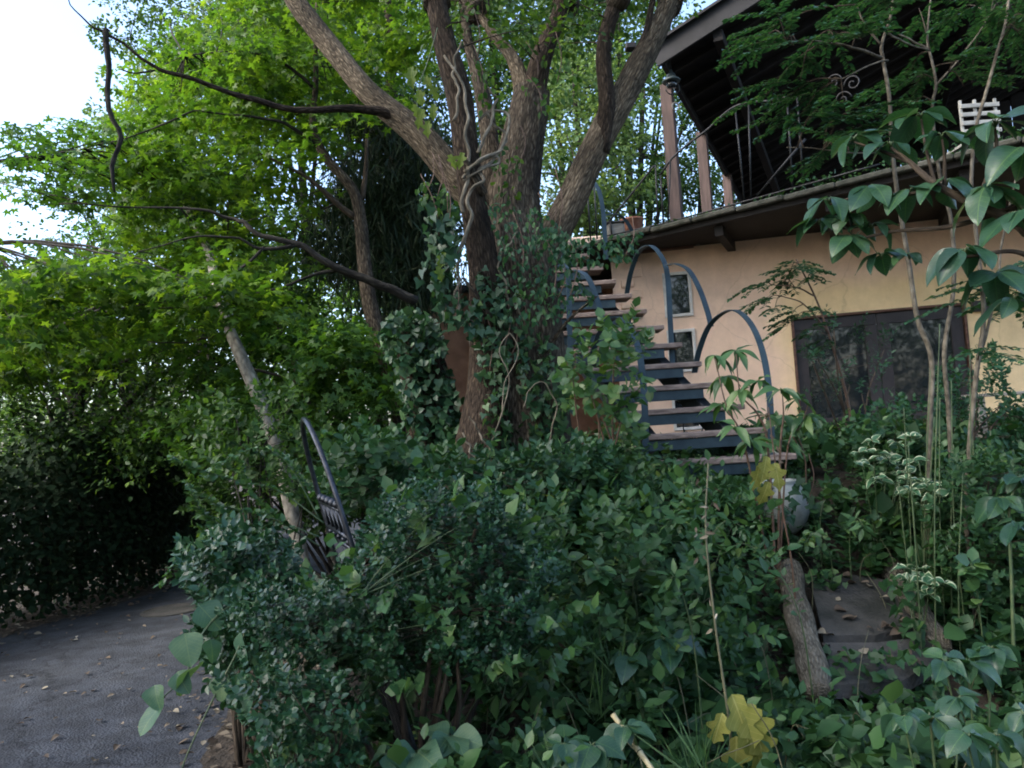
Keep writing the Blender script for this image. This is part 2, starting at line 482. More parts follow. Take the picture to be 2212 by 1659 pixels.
def wall_material():
    m, t, out = new_mat('peach_stucco')
    g = N(t, 'ShaderNodeNewGeometry')
    n1 = N(t, 'ShaderNodeTexNoise', i_Scale=0.8, i_Detail=4.0)
    n2 = N(t, 'ShaderNodeTexNoise', i_Scale=55.0, i_Detail=5.0, i_Roughness=.7)
    n3 = N(t, 'ShaderNodeTexNoise', i_Scale=7.0, i_Detail=6.0, i_Roughness=.7)
    for n in (n1, n2, n3): t.links.new(g.outputs['Position'], n.inputs[0])
    sx = N(t, 'ShaderNodeSeparateXYZ'); t.links.new(g.outputs['Position'], sx.inputs[0])
    # yellow repaint low on the right, with a wavering edge
    a = N(t, 'ShaderNodeMath', operation='MULTIPLY_ADD'); a.inputs[1].default_value = 1.1; a.inputs[2].default_value = -3.55
    t.links.new(sx.outputs[0], a.inputs[0])
    b = N(t, 'ShaderNodeMath', operation='MULTIPLY_ADD'); b.inputs[1].default_value = -1.6; b.inputs[2].default_value = 5.05
    t.links.new(sx.outputs[2], b.inputs[0])
    mn = N(t, 'ShaderNodeMath', operation='MINIMUM')
    t.links.new(a.outputs[0], mn.inputs[0]); t.links.new(b.outputs[0], mn.inputs[1])
    ad = N(t, 'ShaderNodeMath', operation='ADD'); t.links.new(mn.outputs[0], ad.inputs[0]); t.links.new(n1.outputs[0], ad.inputs[1])
    fr = ramp(t, [(.35, (0, 0, 0)), (.75, (1, 1, 1))]); t.links.new(ad.outputs[0], fr.inputs[0])
    mx = N(t, 'ShaderNodeMix', data_type='RGBA'); mx.inputs[6].default_value = (.84, .60, .44, 1); mx.inputs[7].default_value = (.86, .64, .36, 1)
    t.links.new(fr.outputs[0], mx.inputs[0])
    r3 = ramp(t, [(.3, (.90, .89, .88)), (.65, (1.03, 1.03, 1.03))]); t.links.new(n3.outputs[0], r3.inputs[0])
    mu = N(t, 'ShaderNodeMix', data_type='RGBA', blend_type='MULTIPLY'); mu.inputs[0].default_value = 1
    t.links.new(mx.outputs[2], mu.inputs[6]); t.links.new(r3.outputs[0], mu.inputs[7])
    # hairline cracks
    vo = N(t, 'ShaderNodeTexVoronoi', feature='DISTANCE_TO_EDGE', i_Scale=0.5)
    wn = N(t, 'ShaderNodeTexNoise', i_Scale=3.0, i_Detail=4.0)
    t.links.new(g.outputs['Position'], wn.inputs[0])
    va = N(t, 'ShaderNodeVectorMath', operation='MULTIPLY_ADD'); va.inputs[1].default_value = (.25, .25, .25)
    t.links.new(wn.outputs['Color'], va.inputs[0]); t.links.new(g.outputs['Position'], va.inputs[2]); t.links.new(va.outputs[0], vo.inputs[0])
    cr = ramp(t, [(0.0, (.86, .85, .84)), (.004, (1, 1, 1))]); t.links.new(vo.outputs[0], cr.inputs[0])
    m3 = N(t, 'ShaderNodeMix', data_type='RGBA', blend_type='MULTIPLY'); m3.inputs[0].default_value = 1
    t.links.new(mu.outputs[2], m3.inputs[6]); t.links.new(cr.outputs[0], m3.inputs[7])
    mp = N(t, 'ShaderNodeMapping'); mp.inputs['Scale'].default_value = (3, 3, .5); t.links.new(g.outputs['Position'], mp.inputs[0])
    n5 = N(t, 'ShaderNodeTexNoise', i_Scale=1.0, i_Detail=5.0, i_Roughness=.6); t.links.new(mp.outputs[0], n5.inputs[0])
    r5 = ramp(t, [(.36, (.78, .77, .74)), (.56, (1, 1, 1))]); t.links.new(n5.outputs[0], r5.inputs[0])
    m4 = N(t, 'ShaderNodeMix', data_type='RGBA', blend_type='MULTIPLY'); m4.inputs[0].default_value = .35
    t.links.new(m3.outputs[2], m4.inputs[6]); t.links.new(r5.outputs[0], m4.inputs[7]); m3 = m4
    p = N(t, 'ShaderNodeBsdfPrincipled', i_Roughness=.92); p.inputs['Specular IOR Level'].default_value = .15
    t.links.new(m3.outputs[2], p.inputs['Base Color'])
    bm = N(t, 'ShaderNodeBump', i_Strength=.45, i_Distance=.008)
    t.links.new(n2.outputs[0], bm.inputs['Height']); t.links.new(bm.outputs[0], p.inputs['Normal'])
    t.links.new(p.outputs[0], out.inputs[0])
    return m
M['wall'] = wall_material()
M['wingwall'] = plain_mat('terracotta_stucco', (.17, .09, .055), (.30, .17, .11), 3, .92, bump=.5)

def glass_mat():
    m, t, out = new_mat('window_glass')
    p = N(t, 'ShaderNodeBsdfPrincipled', i_Roughness=.03)
    p.inputs['Base Color'].default_value = (.016, .02, .024, 1)
    p.inputs['Specular IOR Level'].default_value = 0.55
    p.inputs['IOR'].default_value = 1.6
    g = N(t, 'ShaderNodeNewGeometry')
    n = N(t, 'ShaderNodeTexNoise', i_Scale=2.2, i_Detail=1.0)
    t.links.new(g.outputs['Position'], n.inputs[0])
    b = N(t, 'ShaderNodeBump', i_Strength=.03, i_Distance=.02)
    t.links.new(n.outputs[0], b.inputs['Height']); t.links.new(b.outputs[0], p.inputs['Normal'])
    t.links.new(p.outputs[0], out.inputs[0])
    return m
M['glass'] = glass_mat()

# ------------------------------------------------------------------ leaves
def TQ(w=.30, fold=.10, droop=.10, wide=.35):
    """six points, two quads folded on the midrib"""
    d1, d2 = -droop * wide, -droop * (wide + .32)
    v = np.array([(0, 0, 0), (-w, wide, d1 + fold), (-w * .8, wide + .32, d2 + fold * .7), (0, 1, -droop), (w * .8, wide + .32, d2 + fold * .7), (w, wide, d1 + fold)])
    return v, [(0, 3, 2, 1), (0, 5, 4, 3)]

def T_heart(w=.48):
    v = np.array([(0, 0, 0), (-w * .8, -.12, .05), (-w, .30, .10), (0, 1, -.12), (w, .30, .10), (w * .8, -.12, .05)])
    return v, [(0, 3, 2, 1), (0, 5, 4, 3)]

def T_palm(lobes=5, spread=118, notch=.42, curl=.12):
    """palmate leaf: one quad for each lobe"""
    v = [(0, 0, 0)]; f = []
    angs = np.linspace(-spread, spread, lobes)
    step = angs[1] - angs[0]
    lens = [1 - .38 * (abs(a) / spread) ** 1.4 for a in angs]
    def pt(a, r, z): return (r * math.sin(R(a)), r * math.cos(R(a)) , z)
    v.append(pt(angs[0] - step * .42, notch * .7, 0))
    for i, a in enumerate(angs):
        v.append(pt(a, lens[i], -curl * lens[i]))
        v.append(pt(a + step * (.5 if i < lobes - 1 else .42), notch, .04))
        f.append((0, len(v) - 1, len(v) - 2, len(v) - 3))
    v = np.array(v); v[:, 1] += .15
    return v, f

TPL = {'pinna': TQ(.09, .02, .08, .3), 'ovate': TQ(.30), 'broad': TQ(.40), 'lance': TQ(.17, .06, .18, .30), 'oval': TQ(.34, .05, .03, .33), 'heart': T_heart(),
       'maple': T_palm(5, 118, .40), 'maple7': T_palm(7, 125, .36), 'ivy': T_palm(3, 85, .5, .08),
       'needle': TQ(.045, .02, .05, .3), 'blade': TQ(.012, .006, .35, .35)}

def leaf_arrays(pos, axis, nrm, size, tpl):
    tv, tf = TPL[tpl]
    a = nrmz(axis); b = nrmz(np.cross(a, nrm)); n = np.cross(b, a)
    S = np.asarray(size, float)[:, None, None]
    V = pos[:, None, :] + S * (tv[None, :, 0, None] * b[:, None, :] + tv[None, :, 1, None] * a[:, None, :] + tv[None, :, 2, None] * n[:, None, :])
    return V, tf

def leaves(name, pos, axis, nrm, size, tpl, mat, parent=None, tint=None, kind='stuff'):
    n = len(pos)
    V, tf = leaf_arrays(np.asarray(pos, float), np.asarray(axis, float), np.asarray(nrm, float), size, tpl)
    nv = V.shape[1]
    tf = np.array(tf)
    nf, k = tf.shape
    F = (tf[None] + (np.arange(n) * nv)[:, None, None]).reshape(-1)
    off = parent_world(parent) if parent is not None else np.zeros(3)
    V = (V - off).reshape(-1, 3)
    me = bpy.data.meshes.new(name)
    me.vertices.add(n * nv); me.vertices.foreach_set('co', V.astype(np.float32).ravel())
    me.loops.add(n * nf * k); me.loops.foreach_set('vertex_index', F.astype(np.int32))
    me.polygons.add(n * nf)
    me.polygons.foreach_set('loop_start', (np.arange(n * nf) * k).astype(np.int32))
    me.update(calc_edges=True)
    if tint is None: tint = rng.random(n)
    at = me.attributes.new('tint', 'FLOAT', 'POINT')
    at.data.foreach_set('value', np.repeat(np.clip(tint, 0, 1), nv).astype(np.float32))
    me.materials.append(mat)
    o = bpy.data.objects.new(name, me)
    link(o, parent)
    if kind: o['kind'] = kind
    return o

def disks(centers, normals, r, n, thick=.04, droop=.25, jit=.35, outward=None):
    """n leaves spread over a tilted flat disk at each centre"""
    c = np.repeat(np.asarray(centers, float), n, 0)
    nn = nrmz(np.repeat(np.asarray(normals, float), n, 0))
    k = len(c)
    r = np.repeat(np.broadcast_to(np.asarray(r, float), (len(centers),)), n)
    ref = nrmz(rng.normal(size=(k, 3)))
    e1 = nrmz(np.cross(nn, ref)); e2 = np.cross(nn, e1)
    ph = rng.random(k) * 2 * math.pi; rad = np.sqrt(rng.random(k)) * r
    out = np.cos(ph)[:, None] * e1 + np.sin(ph)[:, None] * e2
    pos = c + out * rad[:, None] + nn * (rng.normal(size=k) * thick)[:, None]
    ax = out * .8 + rng.normal(size=(k, 3)) * .45 - np.array([0, 0, 1]) * droop
    nm = nn + rng.normal(size=(k, 3)) * jit
    return pos, ax, nm

def in_poly(px, py, poly):
    poly = np.asarray(poly, float); ins = np.zeros(len(px), bool); j = len(poly) - 1
    for i in range(len(poly)):
        xi, yi = poly[i]; xj, yj = poly[j]
        c = ((yi > py) != (yj > py)) & (px < (xj - xi) * (py - yi) / (yj - yi + 1e-12) + xi)
        ins ^= c; j = i
    return ins

def region(poly, Y0, Y1, n, gap=0.0, gs=1.6, seed=0.0):
    """n points in the part of space behind a picture polygon between depths Y0 and Y1, clumped in 3-D"""
    poly = np.asarray(poly, float); x0, y0 = poly.min(0); x1, y1 = poly.max(0)
    got = []; tot = 0
    for _ in range(60):
        px = rng.uniform(x0, x1, n * 2); py = rng.uniform(y0, y1, n * 2)
        k = in_poly(px, py, poly); px, py = px[k], py[k]
        p = PV(px, py, rng.uniform(Y0, Y1, len(px)))
        if gap > 0:
            p = p[clump(p * gs + seed) > gap]
        got.append(p); tot += len(p)
        if tot >= n: break
    return np.vstack(got)[:n]

def clump(p):
    x, y, z = p[:, 0], p[:, 1], p[:, 2]
    g = np.sin(1.7 * x + 1.3 * np.sin(2.1 * z + .7 * y)) + np.sin(2.3 * z + 1.1 * np.sin(1.9 * y + x) + 1) + np.sin(1.5 * y + 1.2 * np.sin(2.6 * x - z) + 2)
    return g / 3

def twigs(name, centers, limbs, mat, parent, r=.008, sag=.12, segs=4, frac=1.0):
    """thin branch from each leaf cluster to the nearest limb point"""
    mb = MB(); L = np.vstack(limbs)
    cs = np.asarray(centers)
    if frac < 1: cs = cs[rng.random(len(cs)) < frac]
    for c in cs:
        d = np.linalg.norm(L - c, axis=1) + .25 * np.maximum(0, L[:, 2] - c[2])
        q = L[np.argmin(d)]
        dist = np.linalg.norm(q - c)
        if dist < .05: continue
        mid = (q + c) / 2 + np.array([random.uniform(-.1, .1) * dist, random.uniform(-.1, .1) * dist, sag * dist * random.uniform(.2, 1.2)])
        t = np.linspace(0, 1, 5)[:, None]
        pts = (1 - t) ** 2 * q + 2 * t * (1 - t) * mid + t ** 2 * c
        mb.tube(pts, np.linspace(r * (1 + dist * .9), r * .45, 5), segs, cap=False)
    if not mb.v: return None
    return mb.build(name, mat, parent, True, 'stuff')

def limb_px(pts):
    """[(px,py,Y,width_px)] -> path, radii (metres)"""
    p = np.array([P(a, b, c) for a, b, c, _ in pts])
    r = np.array([(wd * .8 if wd < 30 else wd * .9) * c / FPX / 2 for _, _, c, wd in pts])
    n = max(14, int(np.sum(np.linalg.norm(np.diff(p, axis=0), axis=1)) / .07))
    q = smooth_path(np.column_stack([p, r]), n)
    return q[:, :3], q[:, 3]

def add_limb(name, pts, mat, parent, segs=18, ridge=.12, wob=0.0):
    p, r = limb_px(pts)
    if wob > 0:
        for i in range(len(p)):
            p[i] += wob * np.array([mnoise.noise(Vector((i * .35, 3.1, pts[0][0]))), 0, mnoise.noise(Vector((7.7, i * .35, pts[0][0])))])
    MB().tube(p, r, segs, ridge, seed=random.random() * 9).build(name, mat, parent, True)
    return p

def on_plane(px, py, A, B):
    """world point where the pixel's ray meets the vertical plane through ground points A,B"""
    A = np.asarray(A, float); B = np.asarray(B, float)
    n = np.array([-(B - A)[1], (B - A)[0]])
    d = ray(px, py)
    t = np.dot(A - CAM[:2], n) / np.dot(d[:2], n)
    return CAM + d * t

# ------------------------------------------------------------------ ground, road
def make_ground():
    gx = np.concatenate([[-260, -160, -90, -60, -40, -28, -20], np.arange(-15, 12.01, .22), [16, 22, 30, 45, 70, 110, 180, 260]])
    gy = np.concatenate([[-200, -120, -70, -40, -25, -16], np.arange(-10, 20.01, .22), [24, 30, 40, 55, 80, 120, 180, 300]])
    XX, YY = np.meshgrid(gx, gy)
    ZZ = ground_z(XX, YY)
    v = np.column_stack([XX.ravel(), YY.ravel(), ZZ.ravel()])
    nx, ny = len(gx), len(gy)
    f = [(j * nx + i, j * nx + i + 1, (j + 1) * nx + i + 1, (j + 1) * nx + i) for j in range(ny - 1) for i in range(nx - 1)]
    o = MB().add(v, f).build('ground', M['soil'], None, True)
    tag(o, kind='structure')
make_ground()

RE = smooth_path([(-.1, -9), (-.25, -4), (-.5, 0), (-.8, 2), (-1.1, 3), (-1.5, 4.1), (-2.1, 5.6), (-2.35, 7.2), (-2.4, 9.5), (-2.4, 14), (-1.8, 22)], 60)
LE = smooth_path([(-6.2, -9), (-6.0, -4), (-5.7, 0), (-5.4, 2), (-5.3, 3.4), (-5.1, 5.2), (-4.8, 7.5), (-4.35, 8.8), (-4.2, 10.5), (-4.6, 14.5), (-4.4, 22)], 60)
def make_road():
    vs = []; fs = []; K = 7
    for a, b in zip(LE, RE):
        for k in range(K):
            t = k / (K - 1)
            p = a * (1 - t) + b * t
            vs.append((p[0], p[1], .012 + .02 * (1 - (2 * t - 1) ** 2)))
    for i in range(len(LE) - 1):
        for k in range(K - 1):
            fs.append((i * K + k, i * K + k + 1, (i + 1) * K + k + 1, (i + 1) * K + k))
    o = MB().add(vs, fs).build('road', M['asphalt'], None, True)
    tag(o, kind='structure')
make_road()
# worn manhole lid set in the road
mh = MB(); c = P(375, 1352, 8.0); c[2] = .031
mh.lathe(c, [(.30, 0), (.30, .010), (.27, .013), (.26, .008), (.02, .008)], 28)
tag(mh.build('manhole_cover', M['slate'], None), 'round dark iron manhole cover set flush in the asphalt road', 'manhole')

# ------------------------------------------------------------------ house
house = thing('house', 'peach stucco house with terrace and dark overhanging roof behind the garden stair', 'house', loc=(1.33, 9.7, 1.1))
A0 = np.array([1.33, 9.75]); ANG = R(12)
WU = np.array([math.cos(ANG), -math.sin(ANG), 0]); WN = np.array([-math.sin(ANG), -math.cos(ANG), 0])
A1 = A0 + WU[:2]
def wsz(px, py):
    p = on_plane(px, py, A0, A1)
    return float(np.dot(p[:2] - A0, WU[:2])), float(p[2])
def wp(s, z, out=0.0):
    q = np.array([A0[0], A0[1], z]) + WU * s + WN * out
    q[2] = z
    return q
def rect(pxs):
    a = [wsz(*p) for p in pxs]
    s0 = (a[0][0] + a[3][0]) / 2; s1 = (a[1][0] + a[2][0]) / 2
    z1 = (a[0][1] + a[1][1]) / 2; z0 = (a[2][1] + a[3][1]) / 2
    return s0, s1, z0, z1
small = [rect([(1436, 592), (1497, 583), (1502, 680), (1441, 688)]),
         rect([(1441, 716), (1502, 707), (1507, 800), (1446, 808)]),
         rect([(1446, 862), (1507, 853), (1510, 925), (1450, 933)])]
s0m = np.mean([q[0] for q in small]); s1m = np.mean([q[1] for q in small])
small = [(s0m, s1m, q[2], q[3]) for q in small]
bigw = rect([(1712, 683), (2098, 655), (2098, 915), (1725, 945)])
bigw = (bigw[0], bigw[1], 1.18, bigw[3])
WALLTOP = 3.80
def wall_holes(name, smax, holes, mat, parent, z0=.6, z1=WALLTOP, th=.22):
    ss = sorted({0.0, smax, *[q for h in holes for q in h[:2]]}); zs = sorted({z0, z1, *[q for h in holes for q in h[2:]]})
    mb = MB()
    for i in range(len(ss) - 1):
        for j in range(len(zs) - 1):
            cs, cz = (ss[i] + ss[i + 1]) / 2, (zs[j] + zs[j + 1]) / 2
            if any(h[0] < cs < h[1] and h[2] < cz < h[3] for h in holes): continue
            q = [wp(ss[i], zs[j]), wp(ss[i + 1], zs[j]), wp(ss[i + 1], zs[j + 1]), wp(ss[i], zs[j + 1])]
            mb.add(q, [(0, 1, 2, 3)])
    for h in holes:
        f = [wp(h[0], h[2]), wp(h[1], h[2]), wp(h[1], h[3]), wp(h[0], h[3])]
        b = [wp(h[0], h[2], -th), wp(h[1], h[2], -th), wp(h[1], h[3], -th), wp(h[0], h[3], -th)]
        mb.add(f + b, [(0, 4, 5, 1), (1, 5, 6, 2), (2, 6, 7, 3), (3, 7, 4, 0)])
    # left return of the wall towards the wing
    L = wp(0, z0); D = -WN * 1.6
    T = wp(0, z1)
    mb.add([L, T, T + D, L + D], [(0, 1, 2, 3)])
    return mb.build(name, mat, parent)
wall = wall_holes('wall', 7.5, small + [bigw], M['wall'], house)

def window(r, mat, parent, fw=.035, depth=.05, mull=False, inset=.03):
    s0, s1, z0, z1 = r
    fr = MB()
    o = inset
    for (a, b, c, d) in ((s0, s1, z1 - fw, z1), (s0, s1, z0, z0 + fw), (s0, s0 + fw, z0 + fw, z1 - fw), (s1 - fw, s1, z0 + fw, z1 - fw)):
        fr.box(wp((a + b) / 2, (c + d) / 2, o - depth / 2), WU * (b - a) / 2, WN * depth / 2, (0, 0, (d - c) / 2), .004)
    win = fr.build('window', mat, parent)
    return win
for r in small:
    wdw = window(r, M['whiteframe'], house, .036, .06, inset=.022)
    s0, s1, z0, z1 = r
    MB().box(wp((s0 + s1) / 2, (z0 + z1) / 2, -.03), WU * (s1 - s0 - .05) / 2, WN * .004, (0, 0, (z1 - z0 - .05) / 2)).build('pane', M['glass'], wdw)
# the double window: outer casing, two sashes and their panes
s0, s1, z0, z1 = bigw
cas = window(bigw, M['brownwood'], house, .03, .10, inset=.02)
mid = (s0 + s1) / 2
for a, b in ((s0 + .032, mid - .004), (mid + .004, s1 - .032)):
    sb = MB(); w1 = .13; zb, zt = z0 + .032, z1 - .032
    for (p, q, c, d) in ((a, b, zt - .13, zt), (a, b, zb, zb + .30), (a, a + w1, zb + .30, zt - .13), (b - w1, b, zb + .30, zt - .13)):
        sb.box(wp((p + q) / 2, (c + d) / 2, -.05), WU * (q - p) / 2, WN * .025, (0, 0, (d - c) / 2), .004)
    so = sb.build('sash', M['blackframe'], cas)
    pn = MB().box(wp((a + b) / 2, (zb + .30 + zt - .13) / 2, -.055), WU * ((b - a) / 2 - w1 + .01), WN * .004, (0, 0, (zt - zb - .43) / 2 + .01)).build('pane', M['glass'], cas)
# dark lintel running on to the right of the window
MB().box(wp(s1 + 1.6, z1 - .06, .03), WU * 1.55, WN * .045, (0, 0, .06), .005).build('lintel', M['blackframe'], house)
# moulded quoin blocks beside the stair
for i, (px, py, w_) in enumerate([(1372, 590, .17), (1356, 612, .17), (1373, 636, .17), (1357, 658, .17), (1374, 680, .17), (1358, 704, .17), (1375, 726, .17)]):
    s, z = wsz(px, py)
    MB().box(wp(s, z, .008), WU * w_ / 2, WN * .014, (0, 0, .055), .012).build('quoin', M['wall'], house)
# boards under the terrace
a = wsz(1352, 549); b = wsz(1498, 530)
MB().box(wp((a[0] + b[0]) / 2, (a[1] + b[1]) / 2 + .02, .03), WU * (b[0] - a[0]) / 2, WN * .03, (0, 0, .045), .004).build('eaves_board', M['brownwood'], house)
a2 = wsz(1502, 524)
MB().beam(wp(a2[0], a2[1] + .0, .05), wp(6.5, a2[1] + .45, .05), .07, .09).build('gutter', M['gutter'], house)

# terrace slab, its edge swings towards the camera on the right
TE0 = np.array([.55, 9.97]); TED = np.array([.768, -.64])
TZ = 3.84
def te(t, back=0.0):
    q = TE0 + TED * t + np.array([.64, .768]) * back
    return q
E_ = np.array([.40, .917]); F_ = np.array([.917, -.40])
e0, e1 = te(0), te(6.2)
poly = [e0, e1, (9.5, 9.0), (9.5, 18.5), (.2, 18.5), (-.35, 11.2)]
slab = MB().prism([tuple(p) for p in poly], TZ - .13, TZ - .02).build('terrace_slab', M['darkwood'], house)
# concrete nosing, a chain of slightly uneven cast lengths
ts = np.linspace(0, 6.2, 13)
for i in range(12):
    a_, b_ = te(ts[i] + .004), te(ts[i + 1] - .004)
    dz = random.uniform(-.006, .006)
    MB().beam((a_[0] - .015, a_[1] - .02, TZ - .045 + dz), (b_[0] - .015, b_[1] - .02, TZ - .035 + dz), .12, .055, bev=.012).build('edge_course', M['concrete'], slab)
# soffit beams below the slab
for t in (1.1, 2.3, 3.5, 4.7):
    q = te(t, .1)
    MB().beam((q[0], q[1], TZ - .19), (q[0] + E_[0] * 2.2, q[1] + E_[1] * 2.2, TZ - .19), .09, .11).build('soffit_beam', M['darkwood'], slab)

# wing of the house behind the tree
wl = P(905, 700, 11.2); wr = P(1360, 560, 11.2)
WB = MB()
WB.box(((wl[0] + wr[0]) / 2, 11.45, (0.4 + 3.62) / 2), ((wr[0] - wl[0]) / 2, 0, 0), (0, .25, 0), (0, 0, (3.62 - .4) / 2), .02)
WB.build('wing_wall', M['wingwall'], house)
q0 = P(1222, 520, 10.9); q1 = P(1306, 548, 10.9)
MB().box(((q0[0] + q1[0]) / 2, 10.9, q1[2] + .06), ((q1[0] - q0[0]) / 2, 0, 0), (0, .14, 0), (0, 0, .17), .02).build('parapet', M['wall'], house)
MB().prism([(-1.6, 11.05), (1.6, 11.05), (1.6, 17), (-1.6, 17)], 3.63, 3.70).build('wing_roof', M['slate'], house)
pp = [P(1018, 735, 11.05), P(1030, 1010, 11.05)]
MB().tube([(pp[0][0], 11.12, pp[0][2]), (pp[0][0], 11.12, .9)], .035, 12).build('drain_pipe', M['pipe'], house, True)
MB().tube([(pp[0][0] + .09, 11.12, pp[0][2] + .3), (pp[0][0] + .09, 11.12, .9)], .022, 10).build('drain_pipe', M['pipe'], house, True)

# upper roof: eave along E_, rake along F_ rising 21 degrees
RC = P(1437, 138, 9.0); RC2 = np.array([RC[0], RC[1]]); RZ = RC[2]
SL = math.tan(R(21))
def rp(e, f, dz=0.0):
    q = RC2 + E_ * e + F_ * f
    return np.array([q[0], q[1], RZ + SL * f + dz])
EL, FL = 10.5, 8.5
mb = MB()
mb.add([rp(0, 0, .10), rp(0, FL, .10), rp(EL, FL, .10), rp(EL, 0, .10), rp(0, 0, .18), rp(0, FL, .18), rp(EL, FL, .18), rp(EL, 0, .18)],
       [(3, 2, 1, 0), (4, 5, 6, 7), (0, 1, 5, 4), (1, 2, 6, 5), (2, 3, 7, 6), (3, 0, 4, 7)])
roof = mb.build('roof', M['darkwood'], house)
MB().beam(rp(-.04, -.12, .12), rp(-.04, FL, .12), .05, .24, bev=.006).build('fascia', M['fascia'], roof)
MB().beam(rp(-.075, -.12, .255), rp(-.075, FL, .255), .10, .03).build('drip_edge', M['fascia'], roof)
MB().beam(rp(0, -.02, .06), rp(EL, -.02, .06), .05, .16).build('eaves_fascia', M['fascia'], roof)
for i in range(23):
    e = .35 + i * .45
    MB().beam(rp(e, .03, .05), rp(e, FL, .05), .06, .095, bev=.004).build('rafter', M['darkwood'], roof)
MB().beam(rp(.0, .62, -.06), rp(EL, .62, -.06), .11, .13, bev=.006).build('purlin', M['darkwood'], roof)
MB().beam(rp(.0, 3.6, -.06), rp(EL, 3.6, -.06), .11, .13, bev=.006).build('purlin', M['darkwood'], roof)
q = P(1362, 102, 9.0)
MB().box(q, (.06, 0, 0), (0, .06, 0), (0, 0, .035), .01).build('gutter_end', M['fascia'], roof)
# timber posts of the terrace roof
for px, wpx, Yd in ((1462, 25, 9.6), (1530, 21, 11.3), (1578, 17.5, 13.4)):
    b0 = P(px, 470, Yd); hw = .072
    topz = RZ + SL * max(0, np.dot(b0[:2] - RC2, F_)) + .0
    MB().box((b0[0], b0[1], (TZ - .02 + topz) / 2), (hw * F_[0], hw * F_[1], 0), (hw * E_[0], hw * E_[1], 0), (0, 0, (topz - TZ + .02) / 2), .008).build('post', M['redwood'], house)
# dark board wall, added to keep the space under the upper roof black
for i in range(26):
    f0 = .9 + i * .3
    a_, b_ = rp(EL - .8, f0), rp(EL - .8, f0 + .29)
    c_ = (a_ + b_) / 2
    MB().box((c_[0], c_[1], (TZ + c_[2]) / 2), (F_[0] * .145, F_[1] * .145, 0), (E_[0] * .02, E_[1] * .02, 0), (0, 0, (c_[2] - TZ) / 2 + .05), .004).build('dark_backing_board', M['darkwood'], house)

# ------------------------------------------------------------------ iron rail of the terrace
rail = thing('terrace_railing', 'thin black wrought iron railing with a curved handrail along the terrace edge', 'railing', loc=(*te(1.5), TZ))
TA, TB = te(0, .10), te(1, .10)
def tp(px, py): return on_plane(px, py, TA, TB)
def tube_px(name, pts, r, fn, mat, parent, segs=8, n=24):
    p = smooth_path([fn(*q) for q in pts], n)
    return MB().tube(p, r, segs).build(name, mat, parent, True)
tube_px('handrail', [(1427, 378), (1450, 344), (1487, 311), (1527, 281), (1560, 250), (1586, 231), (1617, 222), (1680, 215), (1760, 190)], .013, tp, M['iron'], rail)
tube_px('handrail', [(1300, 500), (1318, 476), (1365, 418), (1413, 358)], .013, tp, M['iron'], rail)
tube_px('bottom_rail', [(1300, 512), (1420, 486), (1450, 478), (1620, 432), (1900, 355)], .010, tp, M['iron'], rail)
for a, b in (((1416, 356), (1421, 487)), ((1427, 378), (1433, 484)), ((1448, 346), (1443, 479)), ((1588, 231), (1608, 434)), ((1617, 222), (1622, 430)), ((1318, 476), (1322, 508)), ((1268, 400), (1276, 520)), ((1283, 392), (1290, 516)), ((1700, 213), (1712, 405)), ((1722, 209), (1735, 399))):
    tube_px('baluster', [a, b], .010, tp, M['iron'], rail, n=2)
tube_px('brace', [(1636, 422), (1740, 300)], .013, tp, M['iron'], rail, n=2)
# scrolled ornament of the railing
def spiral(c, ex, ey, r0s, turns, ph, n=26, grow=1.0):
    t = np.linspace(0, 1, n); rr = r0s * (1 - .82 * t * grow); an = ph + turns * 2 * math.pi * t
    return c + (rr * np.cos(an))[:, None] * ex + (rr * np.sin(an))[:, None] * ey
for (px, py, s) in ((1800, 178, 1), (1842, 180, -1), (1820, 215, 1)):
    c = tp(px, py)
    MB().tube(spiral(c, np.array([TED[0], TED[1], 0]) * s, np.array([0, 0, 1.]), .085, 1.4, 0), .007, 6).build('scroll', M['iron'], rail, True)

# bell-shaped lantern under the roof corner
lc = P(1450, 172, 9.1)
lan = thing('hanging_lantern', 'dark bell shaped lantern with iron scroll hanging beside the front terrace post', 'lantern', loc=tuple(lc))
MB().lathe(lc, [(.105, -.03), (.108, -.015), (.095, .0), (.06, .03), (.05, .06), (.022, .085), (.012, .12)], 20).build('shade', M['gutter'], lan, True)
MB().lathe(lc, [(.05, -.10), (.062, -.07), (.062, -.032)], 16).build('glass_bowl', M['glass'], lan, True)
MB().tube([lc + (0, 0, .115), lc + (.0, 0, .24), lc + (.0, .0, .36)], .008, 6).build('chain', M['iron'], lan, True)
MB().tube(spiral(lc + (.01, 0, -.10), np.array([1., 0, 0]), np.array([0, 0, 1.]), .085, .55, 3.3, grow=.1), .007, 6).build('scroll', M['iron'], lan, True)
MB().tube(spiral(lc + (.03, .02, -.32), np.array([.9, .3, 0]), np.array([0, 0, 1.]), .055, 1.6, 0, grow=.4), .006, 6).build('scroll', M['plankgrey'], lan, True)

# urn on the terrace edge, and a small seat beside it
uc = P(1366, 497, 9.75); uc[2] = TZ - .01
urn = MB().lathe(uc, [(.085, 0), (.09, .03), (.05, .05), (.045, .085), (.09, .12), (.125, .20), (.135, .28), (.15, .29), (.152, .315), (.128, .32), (.12, .28), (.05, .24)], 24)
tag(urn.build('terracotta_urn', M['terracotta'], None, True), 'weathered terracotta urn standing at the end of the terrace', 'urn')
cc = P(1328, 487, 9.55); cc[2] = TZ + .0
st = thing('terrace_box', 'small pale lidded box on the terrace beside the urn', 'box', loc=tuple(cc))
MB().box(cc + (0, 0, .10), (.11, 0, 0), (0, .08, 0), (0, 0, .10), .02).build('body', M['plankgrey'], st)
MB().box(cc + (0, 0, .215), (.118, 0, 0), (0, .088, 0), (0, 0, .013), .01).build('lid', M['slate'], st)
